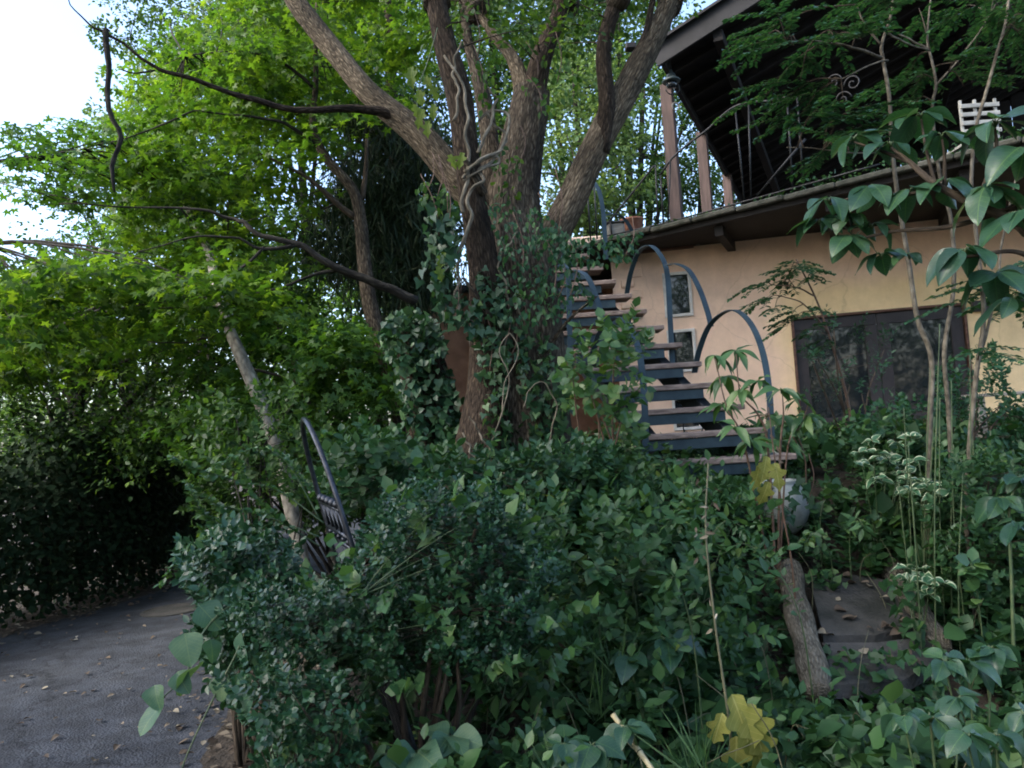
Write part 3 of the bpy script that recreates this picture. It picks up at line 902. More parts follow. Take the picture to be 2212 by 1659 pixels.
# white slatted crate far along the terrace
kc = P(2120, 262, 8.0)
M['dullwhite'] = plain_mat('dull_white_paint', (.22, .22, .20), (.36, .36, .33), 9, .7)
cr = thing('slatted_crate', 'white slatted rack standing on the terrace behind the broad leaves', 'rack', loc=tuple(kc))
for i in range(4):
    MB().box(kc + (0, 0, -.10 + i * .09), (.20, 0, 0), (0, .010, 0), (0, 0, .022), .004).build('slat', M['dullwhite'], cr)
for sx in (-.19, -.04, .17):
    MB().box(kc + (sx, .022, .02), (.014, 0, 0), (0, .012, 0), (0, 0, .22), .003).build('upright', M['dullwhite'], cr)
for sx in (-.19, .17):
    MB().box(kc + (sx, .17, -.22), (.014, 0, 0), (0, .16, 0), (0, 0, .014), .003).build('foot', M['dullwhite'], cr)
for sx in (-.19, .17):
    MB().box(kc + (sx, .022, (-.2 + TZ - kc[2]) / 2 ), (.013, 0, 0), (0, .011, 0), (0, 0, abs(kc[2] - .2 - TZ) / 2 + .01), .003).build('leg', M['dullwhite'], cr)

# ------------------------------------------------------------------ garden stair
stair = thing('garden_stair', 'open steel stair with stone treads and blue grey hoop rails climbing to the terrace', 'staircase', loc=(1.5, 6.0, 1.1))
NST = 13
def sk(k): return 2.07 - .102 * k, 6.0 + .25 * k, 1.6 - .30 + .2 * k      # right end, depth, top height
for k in range(NST):
    x, y, z = sk(k)
    a = random.uniform(-.008, .008)
    MB().box((x - .49, y, z - .022 + a * .3), (.49, a, 0), (-a, .145, 0), (0, 0, .022), .006).build('tread', M['tread'], stair)
    MB().box((x - .56, y - .105, z - .046 - .042), (.40, 0, 0), (0, .016, 0), (0, 0, .042), .004).build('tread_beam', M['steel'], stair)
for off in (-.20, -.84):
    x0_, y0_, z0_ = sk(-.9); x1_, y1_, z1_ = sk(12.3)
    MB().beam((x0_ + off, y0_ + .04, z0_ - .17), (x1_ + off, y1_ + .04, z1_ - .17), .10, .17, bev=.006).build('stringer', M['steeldark'], stair)
    for k in range(NST):
        x, y, z = sk(k)
        MB().box((x + off, y + .02, z - .078), (.045, 0, 0), (0, .10, 0), (0, 0, .032)).build('bracket', M['steeldark'], stair)
x, y, z = sk(13)
MB().prism([(x - 1.0, y - .12), (x - .0, y - .12), (x - .0, y + .75), (x - 1.2, y + .75)], z - .06, z - .01).build('landing', M['tread'], stair)
def hoop(pts, shift=0.0, name='rail_hoop'):
    q = np.array([P(a, b, c) for a, b, c in pts])
    q[:, 0] += shift
    MB().ribbon(smooth_path(q, 40), (1, .25, 0), .052, .007).build(name, M['steel'], stair)
A_ = [(1500, 805, 6.95), (1511, 755, 6.85), (1535, 700, 6.7), (1578, 670, 6.45), (1615, 690, 6.25), (1645, 752, 6.05), (1662, 850, 5.92), (1668, 1000, 5.88)]
C_ = [(1441, 573, 7.42), (1460, 570, 7.35), (1487, 583, 7.22), (1510, 622, 7.08), (1528, 672, 6.98), (1536, 705, 6.9)]
B_ = [(1353, 640, 8.2), (1362, 592, 8.1), (1378, 548, 7.95), (1402, 530, 7.75), (1426, 550, 7.55), (1441, 590, 7.42), (1447, 680, 7.32), (1453, 795, 7.27)]
D_ = [(1232, 500, 9.5), (1240, 440, 9.4), (1255, 400, 9.25), (1275, 388, 9.1), (1293, 410, 8.95), (1302, 452, 8.85), (1306, 500, 8.8), (1309, 560, 8.78)]
G_ = [(1304, 466, 8.88), (1328, 462, 8.95), (1350, 474, 9.05), (1366, 500, 9.12)]
for h_ in (A_, C_, B_, D_, G_): hoop(h_)
for h_ in (A_, C_, B_): hoop(h_, -.94)

# wrought-iron plant stand behind the lowest treads
ic = P(1500, 985, 8.0); ic[2] = ground_z(ic[0], ic[1])
ist = thing('iron_plant_stand', 'black wrought iron plant stand with tangled scrolls behind the lowest treads', 'plant stand', loc=tuple(ic))
cz = P(1500, 958, 8.0)
for i in range(15):
    a = 2 * math.pi * i / 15 + random.uniform(-.2, .2); L = random.uniform(.14, .30)
    ex = np.array([math.cos(a), math.sin(a) * .5, 0]); ez = np.array([0, 0, 1.])
    p0 = cz + ex * .03
    base = [p0, p0 + ex * L * .5 + ez * random.uniform(.05, .13), p0 + ex * L + ez * random.uniform(-.03, .05)]
    q = smooth_path(base, 10)
    sp = spiral(q[-1] - ez * .04, ez, ex, .045, 1.1, 0, 16)
    MB().tube(np.vstack([q, sp[1:]]), .0065, 6).build('scroll', M['iron'], ist, True)
for s in (-1, 1):
    MB().tube(smooth_path([cz + (s * .02, 0, .02), cz + (s * .10, 0, .16), cz + (s * .05, 0, .27), cz + (s * .16, 0, .33)], 16), .0065, 6).build('stalk', M['iron'], ist, True)
for i in range(10):
    q = cz + (random.uniform(-.02, .26), random.uniform(-.03, .03), random.uniform(.18, .36))
    MB().box(q, (.028, 0, .012), (0, .004, 0), (-.004, 0, .011), .003).build('iron_leaf', M['iron'], ist)
for a in (0.3, 2.4, 4.5):
    MB().tube([cz, (ic[0] + .16 * math.cos(a), ic[1] + .16 * math.sin(a), ic[2] - .02)], .008, 6).build('leg', M['iron'], ist, True)

# terracotta trough under the window
pc = P(1805, 955, 8.75); pc[2] = float(ground_z(pc[0], pc[1])) - .02
tr = thing('planter_trough', 'long terracotta planter trough standing under the dark double window', 'planter', loc=tuple(pc))
ux = np.array([WU[0], WU[1], 0])
MB().box(pc + (0, 0, .13), ux * .33, WN * .11, (0, 0, .13), .012).build('trough', M['terracotta'], tr)
MB().box(pc + (0, 0, .275), ux * .36, WN * .135, (0, 0, .022), .012).build('rim', M['terracotta'], tr)
MB().box(pc + (0, 0, -.03) - WN * .0, ux * .42, WN * .16, (0, 0, .03), .006).build('stand', M['brownwood'], tr)
# grey plank bench by the wall on the right
bc_ = P(2185, 850, 7.0)
bn = thing('plank_bench', 'weathered grey plank bench standing against the peach wall past the window', 'bench', loc=(bc_[0], bc_[1], float(ground_z(bc_[0], bc_[1]))))
for k in range(3):
    MB().beam(bc_ + np.array([-.32, .05 + k * .1, 0]), bc_ + np.array([.75, -.12 + k * .1, 0]), .085, .03, bev=.004).build('plank', M['plankgrey'], bn)
for sx, sy in ((-.25, .06), (-.23, .22), (.66, -.06), (.68, .1)):
    g0 = ground_z(bc_[0] + sx, bc_[1] + sy)
    MB().box((bc_[0] + sx, bc_[1] + sy, (bc_[2] - .015 + g0) / 2), (.03, 0, 0), (0, .03, 0), (0, 0, (bc_[2] - .015 - g0) / 2), .004).build('leg', M['plankgrey'], bn)

# white crackled pot
pt = P(1682, 1052, 5.6)
pz = float(ground_z(pt[0], pt[1]))
prof = [(.10, 0), (.155, .05), (.19, .13), (.197, .20), (.18, .28), (.14, .335), (.125, .35), (.14, .365), (.128, .37), (.11, .35), (.12, .28), (.03, .2)]
base = np.array([pt[0], pt[1], pz])
tag(MB().lathe(base, prof, 32).build('white_pot', M['ceramic'], None, True), 'round white glazed garden pot half hidden in leaves below the stair', 'pot')

# log-edged slab steps
for pts_, lb in (([(1705, 1228, 5.05), (1718, 1300, 4.7), (1745, 1400, 4.3), (1768, 1500, 3.95)], 'thick weathered log edging the dark slab steps on the side of the yellow leaves'),
             ([(1925, 1222, 5.2), (1962, 1290, 4.9), (2005, 1360, 4.6), (2035, 1410, 4.42)], 'half buried weathered log edging the dark slab steps on the window side')):
    p = smooth_path([P(*q) for q in pts_], 26)
    rr = np.array([.074 + .007 * math.sin(i * .7) for i in range(26)]) * np.where(np.arange(26) > 23, .93, 1)
    tag(MB().tube(p, rr, 20, .03, seed=3).build('edging_log', M['log'], None, True), lb, 'log')
def slab_step(pp, lb, th=.07):
    t = np.array(pp); b = t.copy(); b[:, 2] -= th
    n = len(t)
    o = MB().add(list(t) + list(b), [tuple(range(n)), tuple(range(n, 2 * n))[::-1]] + [(i, n + i, n + (i + 1) % n, (i + 1) % n) for i in range(n)])
    tag(o.build('slab_step', M['slate'], None), lb, 'step')
slab_step([P(1748, 1245, 5.05), P(1830, 1240, 5.12), P(1915, 1252, 5.1), P(1985, 1345, 4.62), P(1890, 1372, 4.5), P(1778, 1372, 4.48)], 'dark stone slab step between the logs, littered with pale leaves')
slab_step([P(1782, 1388, 4.42), P(1895, 1388, 4.42), P(2010, 1372, 4.5), P(2025, 1425, 4.32), P(1950, 1470, 4.15), P(1800, 1480, 4.05)], 'dark stone slab step at the lower end of the logs')

# ------------------------------------------------------------------ leaning garden gate
g_top = P(655, 884, 3.85)
gate = thing('garden_gate', 'leaning dark iron garden gate with an arched top and ball finials', 'gate', loc=(-.58, 3.8, 0))
def gp(s, h):
    """leaf plane: s across (0 far leg .. 1 near leg), h height"""
    far_b, near_b = np.array([-.685, 4.05, .0]), np.array([-.44, 3.42, .0])
    lean = np.array([-.26, .03, 1.0])
    return far_b * (1 - s) + near_b * s + lean * h
arch = [gp(0, -.05), gp(0, .5), gp(0, 1.0), gp(.0, 1.28)] + [gp(.5 - .5 * math.cos(a), 1.28 + .44 * math.sin(a)) for a in np.linspace(.25, math.pi - .25, 9)] + [gp(1, 1.28), gp(1, 1.0), gp(1, .5), gp(1, -.05)]
MB().tube(smooth_path(arch, 70), .0125, 10).build('arched_frame', M['gateiron'], gate, True)
for h in (1.30, 1.18, 1.13, .98, .18):
    MB().tube([gp(0, h), gp(1, h)], .010, 8).build('crossbar', M['gateiron'], gate, True)
for i in range(5):
    s = (i + .5) / 5
    MB().lathe(gp(s, 1.325), [(.003, -.022), (.017, -.014), (.022, 0), (.017, .014), (.003, .022)], 12).build('ball_finial', M['gateiron'], gate, True)
    MB().lathe(gp(s, 1.155), [(.003, -.015), (.012, -.008), (.015, 0), (.012, .008), (.003, .015)], 10).build('ball_finial', M['gateiron'], gate, True)
    MB().tube([gp(s - .07, 1.30), gp(s, 1.185), gp(s + .07, 1.30)], .007, 6).build('chevron', M['gateiron'], gate, True)
for i in range(9):
    s = (i + 1) / 10
    MB().tube([gp(s, 0.02), gp(s, 1.13)], .005, 6).build('bar', M['gateiron'], gate, True)
for i in range(3):
    s = .45 + .2 * i
    q = [gp(s - .07, .0), gp(s - .07, .82)] + [gp(s - .07 * math.cos(a), .82 + .1 * math.sin(a)) for a in np.linspace(.4, math.pi - .4, 6)] + [gp(s + .07, .82), gp(s + .07, 0)]
    MB().tube(smooth_path(q, 30), .009, 8).build('hoop', M['gateiron'], gate, True)

# ------------------------------------------------------------------ trees
def up_normals(n, tilt=.3):
    v = rng.normal(size=(n, 3)) * tilt
    v[:, 2] += 1
    return nrmz(v)

# ---- the old many-stemmed tree
old = thing('old_tree', 'huge old many-stemmed tree with furrowed bark in front of the stair', 'tree', loc=(.05, 6.4, 1.0))
TR = []
TR.append(add_limb('trunk', [(1165, 1120, 6.35, 215), (1160, 1000, 6.35, 182), (1150, 850, 6.35, 160), (1140, 700, 6.35, 150), (1120, 560, 6.4, 140), (1112, 430, 6.45, 122), (1132, 300, 6.5, 100), (1150, 200, 6.6, 82)], M['bark'], old, 40, .22))
TR.append(add_limb('trunk', [(1030, 1110, 6.1, 165), (1040, 980, 6.12, 122), (1050, 830, 6.15, 92), (1050, 700, 6.15, 80), (1040, 560, 6.1, 72), (1022, 440, 6.05, 64), (1008, 330, 6.0, 58), (990, 200, 6.0, 60), (962, 90, 6.0, 54), (930, -60, 6.0, 46)], M['barkdark'], old, 30, .18))
TR.append(add_limb('limb', [(1110, 560, 6.45, 96), (1060, 470, 6.5, 84), (985, 385, 6.55, 72), (900, 288, 6.6, 64), (800, 205, 6.7, 56), (718, 105, 6.8, 52), (640, 5, 6.9, 48), (590, -80, 7.0, 42)], M['barkpale'], old, 28, .12))
TR.append(add_limb('limb', [(1145, 640, 6.35, 84), (1185, 535, 6.3, 72), (1235, 430, 6.3, 72), (1300, 290, 6.3, 70), (1368, 165, 6.3, 62), (1425, 55, 6.3, 50), (1462, -40, 6.3, 44)], M['barkpale'], old, 28, .12))
TR.append(add_limb('limb', [(1296, 330, 6.28, 46), (1312, 230, 6.2, 40), (1304, 120, 6.15, 38), (1318, 40, 6.1, 36), (1352, -60, 6.1, 32)], M['barkdark'], old, 20, .12))
TR.append(add_limb('limb', [(1320, 225, 6.25, 22), (1352, 150, 6.3, 20), (1392, 80, 6.25, 18), (1408, 10, 6.25, 17), (1425, -60, 6.2, 15)], M['barkdark'], old, 14, .12))
TR.append(add_limb('limb', [(1150, 215, 6.6, 62), (1172, 120, 6.6, 50), (1205, 40, 6.65, 40), (1235, -50, 6.7, 34)], M['barkdark'], old, 20, .14))
TR.append(add_limb('limb', [(1140, 230, 6.6, 54), (1110, 130, 6.7, 34), (1062, 70, 6.8, 26), (1010, -10, 7.0, 20)], M['barkpale'], old, 16, .12))
TR.append(add_limb('limb', [(1050, 470, 6.55, 60), (1060, 330, 6.7, 48), (1040, 200, 6.8, 36), (1010, 80, 6.9, 26), (1000, -40, 7.0, 20)], M['bark'], old, 18, .14))
TR.append(add_limb('limb', [(905, 292, 6.66, 34), (862, 258, 6.62, 32), (825, 243, 6.56, 27), (780, 238, 6.5, 23), (680, 236, 6.3, 18), (600, 228, 6.15, 17), (530, 213, 6.0, 15), (430, 178, 5.8, 12), (360, 158, 5.7, 11), (330, 140, 5.65, 9), (275, 100, 5.6, 8), (232, 78, 5.55, 8), (200, 60, 5.5, 6), (160, 20, 5.5, 4), (150, -10, 5.5, 3)], M['barkdark'], old, 12, .1, .03))
TR.append(add_limb('limb', [(335, 152, 5.66, 6), (290, 158, 5.6, 5), (262, 150, 5.58, 4)], M['twigdark'], old, 8, .1))
for pts_ in ([(1062, 690, 5.95, 16), (1030, 640, 5.9, 12), (1000, 600, 5.9, 7)], [(1180, 760, 6.1, 14), (1230, 690, 6.0, 9), (1290, 640, 5.9, 5)], [(1045, 420, 5.98, 24), (1020, 370, 5.9, 20), (1005, 345, 5.88, 18)]):
    TR.append(add_limb('branch_stub', pts_, M['bark'], old, 10, .1))
# the broken branch that dangles from the long bough
db = MB(); p, r = limb_px([(232, 62, 5.52, 15), (228, 75, 5.52, 16), (234, 130, 5.52, 16), (236, 150, 5.52, 14), (232, 215, 5.52, 14), (244, 260, 5.52, 13), (262, 290, 5.52, 13), (254, 325, 5.52, 12), (242, 355, 5.52, 12), (245, 400, 5.52, 8), (247, 415, 5.52, 4)])
db.tube(p, r, 12, .18, seed=2)
tag(db.build('broken_branch', M['twigdark'], None, True), 'snapped dark branch dangling straight down from the long bough', 'branch')

# fringe foliage on the old tree itself
cen = np.vstack([region([(880, -120), (1480, -120), (1460, 60), (1330, 40), (1200, 120), (1060, 60), (900, 90)], 5.9, 8.4, 120, .0)])
ps, ax, nm = disks(cen, up_normals(len(cen), .5), .30, 30)
leaves('crown', ps, ax, nm, rng.uniform(.045, .08, len(ps)), 'ovate', M['wood'], old, rng.beta(2, 1.6, len(ps)))
twigs('twigs', cen, TR, M['twig'], old, .006)
for t_, e in ((2, (-2.2, 5.2, 8.6)), (3, (2.6, 5.0, 8.4)), (1, (-.8, 3.4, 8.4)), (6, (1.2, 3.2, 8.8)), (7, (.2, 7.6, 9.0)), (4, (2.2, 7.6, 8.8))):  # limbs leading out of view to the added overhead crown
    a_ = TR[t_][-1]; e = np.array(e)
    q = smooth_path([TR[t_][-4], a_, (a_ + e) / 2 + np.array([0, 0, .35]), e], 22)
    MB().tube(q, np.linspace(.11, .03, 22), 12, .1).build('limb', M['bark'], old, True)
    TR.append(q)
k_ = 1500  # rest of the crown, out of view overhead, put in to shade the foreground
cz_ = np.column_stack([rng.uniform(-3.2, 4.4, k_), rng.uniform(-.5, 8.6, k_), rng.uniform(6.2, 10, k_)])
cz_ = cz_[(cz_[:, 2] > 2.6 + .64 * cz_[:, 1]) & (clump(cz_ * 1.1) > -.1)][:190]
ps, ax, nm = disks(cz_, up_normals(len(cz_), .35), rng.uniform(.35, .75, len(cz_)), 46, .08)
leaves('crown', ps, ax, nm, rng.uniform(.08, .13, len(ps)), 'ovate', M['wood'], old, rng.beta(2, 1.6, len(ps)))
twigs('twigs', cz_, TR, M['twig'], old, .007, frac=.5)

# ---- lianas and ivy on the old tree
lian = thing('liana_vine', 'pale twisting woody vine wound around the dark stem of the old tree', 'vine', loc=tuple(P(1040, 1050, 5.9)))
for pts_, wd in (([(985, 550, 5.92), (1000, 520, 5.9), (1018, 470, 5.88), (1010, 440, 5.86), (1022, 405, 5.86), (1045, 390, 5.86), (1035, 368, 5.9), (1060, 352, 5.95), (1085, 310, 6.0), (1100, 250, 6.1), (1060, 240, 6.1), (1036, 262, 6.1)], 9),
                 ([(1003, 372, 5.86), (1040, 345, 5.86), (1085, 318, 6.0), (1092, 290, 6.1), (1060, 262, 6.1), (1050, 240, 6.1)], 8),
                 ([(1000, 385, 5.86), (1022, 358, 5.86), (1068, 338, 5.95), (1075, 352, 5.95), (1030, 372, 5.86), (998, 392, 5.88)], 7),
                 ([(1032, 330, 5.9), (1052, 285, 5.95), (1070, 225, 6.05), (1060, 195, 6.1), (1040, 180, 6.1)], 8),
                 ([(980, 260, 5.85), (992, 200, 5.85), (978, 160, 5.85), (985, 120, 5.85), (1000, 90, 5.85)], 7),
                 ([(1000, 460, 5.88), (1004, 400, 5.88), (1015, 340, 5.88), (1005, 290, 5.85), (1010, 240, 5.85), (998, 180, 5.85), (960, 120, 5.85)], 9),
                 ([(995, 560, 5.9), (985, 640, 5.88), (1000, 680, 5.86), (1030, 700, 5.9)], 6),
                 ([(1060, 960, 5.85), (1100, 830, 5.85), (1080, 760, 5.85), (1100, 720, 5.85), (1120, 760, 5.85), (1090, 830, 5.8), (1085, 900, 5.8)], 3),
                 ([(1170, 1000, 5.9), (1200, 900, 5.85), (1180, 830, 5.85), (1150, 835, 5.85), (1130, 880, 5.85)], 3),
                 ([(1100, 1040, 5.85), (1050, 960, 5.85), (1015, 900, 5.85)], 5), ([(1050, 1030, 5.8), (1022, 985, 5.8), (1000, 935, 5.8)], 6),
                 ([(1140, 700, 6.05), (1100, 640, 6.0), (1080, 560, 6.0), (1120, 500, 6.05)], 6)):
    p = smooth_path([P(*q) for q in pts_], 46)
    for i in range(len(p)): p[i] += .03 * np.array([mnoise.noise(Vector((i * .17, wd, pts_[0][0]))), mnoise.noise(Vector((wd, i * .17, 3))), 0])
    MB().tube(p, np.linspace(1, .6, 46) * wd * 5.9 / FPX / 2, 8, .1).build('vine_stem', M['liana'], lian, True)

def ivy_patch(name, label, polys, parent_loc, cat='ivy', tpl='ivy', mat='ivy', sz=(.045, .085), face=(-.2, -1, .5), jit=.65, lit=1.5):
    o = thing(name, label, cat, loc=parent_loc)
    mb = MB()
    for k, (poly, Y0, Y1, n) in enumerate(polys):
        ps = region(poly, Y0, Y1, n)
        nm = np.tile(nrmz(np.array(face)), (n, 1)) + rng.normal(size=(n, 3)) * jit
        ax = np.tile([0, 0, -1.0], (n, 1)) + rng.normal(size=(n, 3)) * .6
        leaves('foliage', ps, ax, nm, rng.uniform(*sz, n), tpl, M[mat], o, rng.beta(1.4, lit, n))
        for i in range(max(3, n // 90)):
            q = ps[rng.integers(n)]; q2 = q + np.array([random.uniform(-.12, .12), random.uniform(.0, .08), random.uniform(.25, .5)])
            mb.tube(smooth_path([q, (q + q2) / 2 + np.array([.04, 0, 0]), q2], 8), .004, 5)
    mb.build('stems', M['redstem'], o, True, 'stuff')
    return o
ivy_patch('ivy', 'ivy hanging in trailing strands on the dark stem of the old tree', [([(905, 430), (985, 440), (1000, 540), (960, 620), (905, 610), (925, 520)], 5.75, 5.95, 110), ([(925, 600), (1010, 640), (1060, 720), (1000, 730), (940, 660)], 5.8, 6.0, 90)], tuple(P(960, 540, 5.9)), lit=2.2)
ivy_patch('ivy', 'ivy wrapped around the foot of the big trunk of the old tree', [([(1030, 560), (1090, 600), (1110, 720), (1090, 860), (1120, 1000), (1230, 1010), (1060, 1040), (1040, 860), (1015, 690)], 5.85, 6.1, 420), ([(1110, 690), (1180, 720), (1235, 860), (1220, 980), (1150, 960), (1120, 830)], 5.9, 6.05, 260)], tuple(P(1080, 1040, 5.9)), sz=(.04, .075))
ivy_patch('climbing_shrub', 'leafy evergreen sprays growing across the fork of the old trunk', [([(1050, 440), (1170, 440), (1230, 520), (1250, 600), (1160, 640), (1080, 580)], 5.6, 6.0, 330), ([(1140, 470), (1260, 510), (1380, 500), (1370, 560), (1280, 575), (1200, 560)], 5.5, 5.9, 260), ([(1080, 620), (1240, 600), (1290, 640), (1180, 700), (1090, 690)], 5.6, 5.95, 200)], tuple(P(1160, 600, 5.8)), cat='shrub', tpl='ovate', mat='sapling', sz=(.035, .065), face=(-.1, -.5, 1), jit=.6)

ivy_patch('climbing_shrub', 'thin leafy sprays crossing the upper limbs of the old tree', [([(1120, 180), (1230, 120), (1260, 200), (1180, 260)], 5.9, 6.3, 70), ([(1010, 120), (1080, 100), (1110, 200), (1040, 240)], 5.8, 6.2, 55), ([(1200, 330), (1290, 300), (1280, 400), (1200, 440)], 6.4, 6.9, 80), ([(900, 380), (990, 400), (980, 470), (905, 450)], 5.8, 6.2, 50), ([(1060, 300), (1130, 320), (1120, 440), (1060, 420)], 6.0, 6.2, 45)], tuple(P(1130, 440, 6.1)), cat='shrub', tpl='ovate', mat='mapledark', sz=(.04, .075), face=(-.1, -.5, 1), jit=.6)
ivy_patch('ivy', 'ivy creeping over the shoulder of the white garden pot', [([(1690, 1000), (1750, 1010), (1760, 1100), (1700, 1130), (1660, 1120), (1700, 1060)], 5.15, 5.4, 38)], tuple(P(1715, 1110, 5.3)), sz=(.035, .07), face=(-.2, -.8, .8))
# ivy-smothered stump left of the old tree
stp = thing('ivy_stump', 'tall dead stump smothered in glossy ivy beside the old tree', 'stump', loc=tuple(P(935, 1080, 6.6)))
p, r = limb_px([(955, 1130, 6.6, 170), (945, 1000, 6.6, 130), (925, 860, 6.6, 110), (905, 760, 6.6, 100), (890, 700, 6.6, 80)])
MB().tube(p, r, 28, .25).build('trunk', M['barkdark'], stp, True)
for poly, Y0, Y1, n in (([(835, 680), (880, 662), (945, 690), (965, 760), (900, 800), (840, 770), (822, 720)], 6.15, 6.6, 520), ([(850, 770), (960, 780), (1000, 870), (990, 960), (930, 970), (870, 900)], 6.2, 6.5, 480), ([(900, 940), (1000, 940), (985, 1040), (930, 1060)], 6.2, 6.4, 120)):
    ps = region(poly, Y0, Y1, n)
    nm = np.tile(nrmz(np.array([-.4, -.8, .7])), (n, 1)) + rng.normal(size=(n, 3)) * .65
    ax = np.tile([0, -.2, -.8], (n, 1)) + rng.normal(size=(n, 3)) * .75
    leaves('ivy_foliage', ps, ax, nm, rng.uniform(.04, .085, n), 'heart', M['ivy'], stp, rng.beta(1.3, 2, n))

# ---- generic tree: trunk, limbs, twigs and leaf clusters
def gen_tree(name, label, base, top, crown_c, crown_r, ncl, npl, lsize, tpl, mat, bark, r0=.14, cr=.5, tilt=.35, gap=-.05, group=None, tw=.5, beta=(1.6, 1.8), nlimb=6, centers=None, disk_thick=.06):
    base = np.asarray(base, float); top = np.asarray(top, float)
    o = thing(name, label, 'tree', group, tuple(base))
    mid = (base + top) / 2 + np.array([random.uniform(-.2, .2), random.uniform(-.2, .2), 0])
    tp_ = smooth_path([base - (0, 0, .2), base * .7 + mid * .3, mid, top], 30)
    MB().tube(tp_, np.linspace(r0 * 1.25, r0 * .3, 30), 12, .15, seed=random.random() * 9).build('trunk', M[bark], o, True)
    cc_ = np.asarray(crown_c, float); rr_ = np.asarray(crown_r, float)
    lm = [tp_[10:]]
    for i in range(nlimb):
        s = tp_[random.randint(10, 26)]
        a = 2 * math.pi * (i + random.random() * .6) / nlimb
        e = cc_ + rr_ * np.array([math.cos(a) * .75, math.sin(a) * .75, random.uniform(-.3, .5)])
        q = smooth_path([s, (s + e) / 2 + np.array([0, 0, .12 * np.linalg.norm(e - s)]), e], 14)
        MB().tube(q, np.linspace(r0 * .42, r0 * .08, 14), 7, .1).build('limb', M[bark], o, True)
        lm.append(q)
    if centers is None:
        d = nrmz(rng.normal(size=(ncl * 5, 3))) * (rng.random(ncl * 5) ** .42)[:, None]
        cen = cc_ + d * rr_
        g = clump(cen * (1.9 / max(.6, cr)) * .6 + base[0])
        cen = cen[g > gap][:ncl]
    else:
        cen = centers
    ps, ax, nm = disks(cen, up_normals(len(cen), tilt), cr * rng.uniform(.6, 1.25, len(cen)), npl, disk_thick)
    leaves('crown', ps, ax, nm, lsize * rng.uniform(.7, 1.25, len(ps)), tpl, M[mat], o, rng.beta(*beta, len(ps)))
    if tw > 0: twigs('twigs', cen, lm, M['twigdark'], o, .006, frac=tw)
    return o, lm

# ---- the maple behind the old tree
mpl = thing('maple_tree', 'slender maple with bright yellow green layered leaves left of the old tree', 'tree', loc=tuple(P(875, 1000, 8.2)))
ML = []
ML.append(add_limb('trunk', [(890, 1040, 8.2, 44), (865, 900, 8.2, 42), (830, 770, 8.2, 40), (800, 660, 8.2, 36), (786, 560, 8.2, 33), (778, 480, 8.2, 30), (762, 410, 8.2, 28), (700, 335, 8.2, 24), (676, 265, 8.2, 19), (682, 180, 8.2, 15), (682, 60, 8.2, 11), (690, -60, 8.2, 8)], M['bark'], mpl, 18, .1))
ML.append(add_limb('limb', [(770, 470, 8.2, 19), (730, 440, 8.1, 16), (690, 405, 8.0, 12), (640, 370, 7.9, 9), (560, 330, 7.8, 6)], M['twig'], mpl, 10, .1, .02))
ML.append(add_limb('limb', [(782, 430, 8.25, 16), (790, 370, 8.3, 13), (792, 300, 8.35, 9)], M['twig'], mpl, 8, .1))
ML.append(add_limb('limb', [(900, 650, 8.0, 26), (840, 625, 7.9, 24), (760, 592, 7.8, 22), (700, 560, 7.7, 19), (640, 528, 7.6, 17), (560, 505, 7.5, 13), (525, 480, 7.5, 12), (500, 470, 7.5, 10), (430, 452, 7.4, 7), (300, 448, 7.3, 5), (125, 438, 7.2, 3)], M['twigdark'], mpl, 12, .12, .03))
ML.append(add_limb('limb', [(640, 528, 7.6, 13), (570, 540, 7.5, 10), (510, 515, 7.4, 7), (420, 510, 7.3, 5), (300, 545, 7.2, 3)], M['twigdark'], mpl, 8, .1, .02))
ML.append(add_limb('limb', [(570, 535, 7.5, 9), (520, 580, 7.4, 7), (440, 630, 7.3, 5), (380, 690, 7.2, 3)], M['twigdark'], mpl, 8, .1, .02))
ML.append(add_limb('limb', [(735, 580, 7.8, 12), (660, 600, 7.7, 8), (590, 625, 7.6, 6), (500, 640, 7.5, 4)], M['twigdark'], mpl, 8, .1, .02))
ML.append(add_limb('limb', [(690, 320, 8.2, 13), (620, 270, 8.0, 9), (520, 250, 7.8, 6), (420, 240, 7.6, 4)], M['twigdark'], mpl, 8, .1, .02))
ML.append(add_limb('limb', [(680, 190, 8.2, 11), (600, 130, 8.1, 8), (500, 110, 8.0, 5), (400, 120, 7.9, 3)], M['twigdark'], mpl, 8, .1, .02))
ML.append(add_limb('limb', [(200, 445, 7.25, 4), (100, 420, 7.4, 4), (20, 400, 7.6, 3), (-40, 380, 7.7, 2)], M['twigdark'], mpl, 6, .1, .02))
ML.append(add_limb('limb', [(420, 240, 7.6, 5), (300, 290, 7.6, 4), (180, 320, 7.7, 3), (60, 340, 7.8, 3), (-30, 350, 7.9, 2)], M['twigdark'], mpl, 6, .1, .02))
MPOLY = [(330, 130), (380, 60), (470, 10), (560, -60), (900, -60), (930, 60), (880, 200), (830, 270), (700, 330), (640, 430), (660, 560), (560, 640), (300, 600), (215, 520), (240, 440), (190, 330), (250, 240)]
cen = region(MPOLY, 7.7, 10.8, 300, -.08, 1.3)
ps, ax, nm = disks(cen, up_normals(len(cen), .28), rng.uniform(.22, .46, len(cen)), 60, .05, .30, .32)
leaves('crown', ps, ax, nm, rng.uniform(.05, .088, len(ps)), 'maple', M['maple'], mpl, np.clip(rng.beta(1.5, 2.0, len(ps)) * .6 + np.repeat(rng.beta(1.2, 1.5, len(cen)), 60) * .5, 0, 1))
twigs('twigs', cen, ML, M['twigdark'], mpl, .0035, .1, frac=.45)
cen2 = region([(0, 310), (150, 260), (260, 280), (250, 420), (120, 460), (0, 480)], 7.2, 9.5, 30, -.1, 1.2)
ps, ax, nm = disks(cen2, up_normals(len(cen2), .28), rng.uniform(.2, .38, len(cen2)), 40, .04, .3, .28)
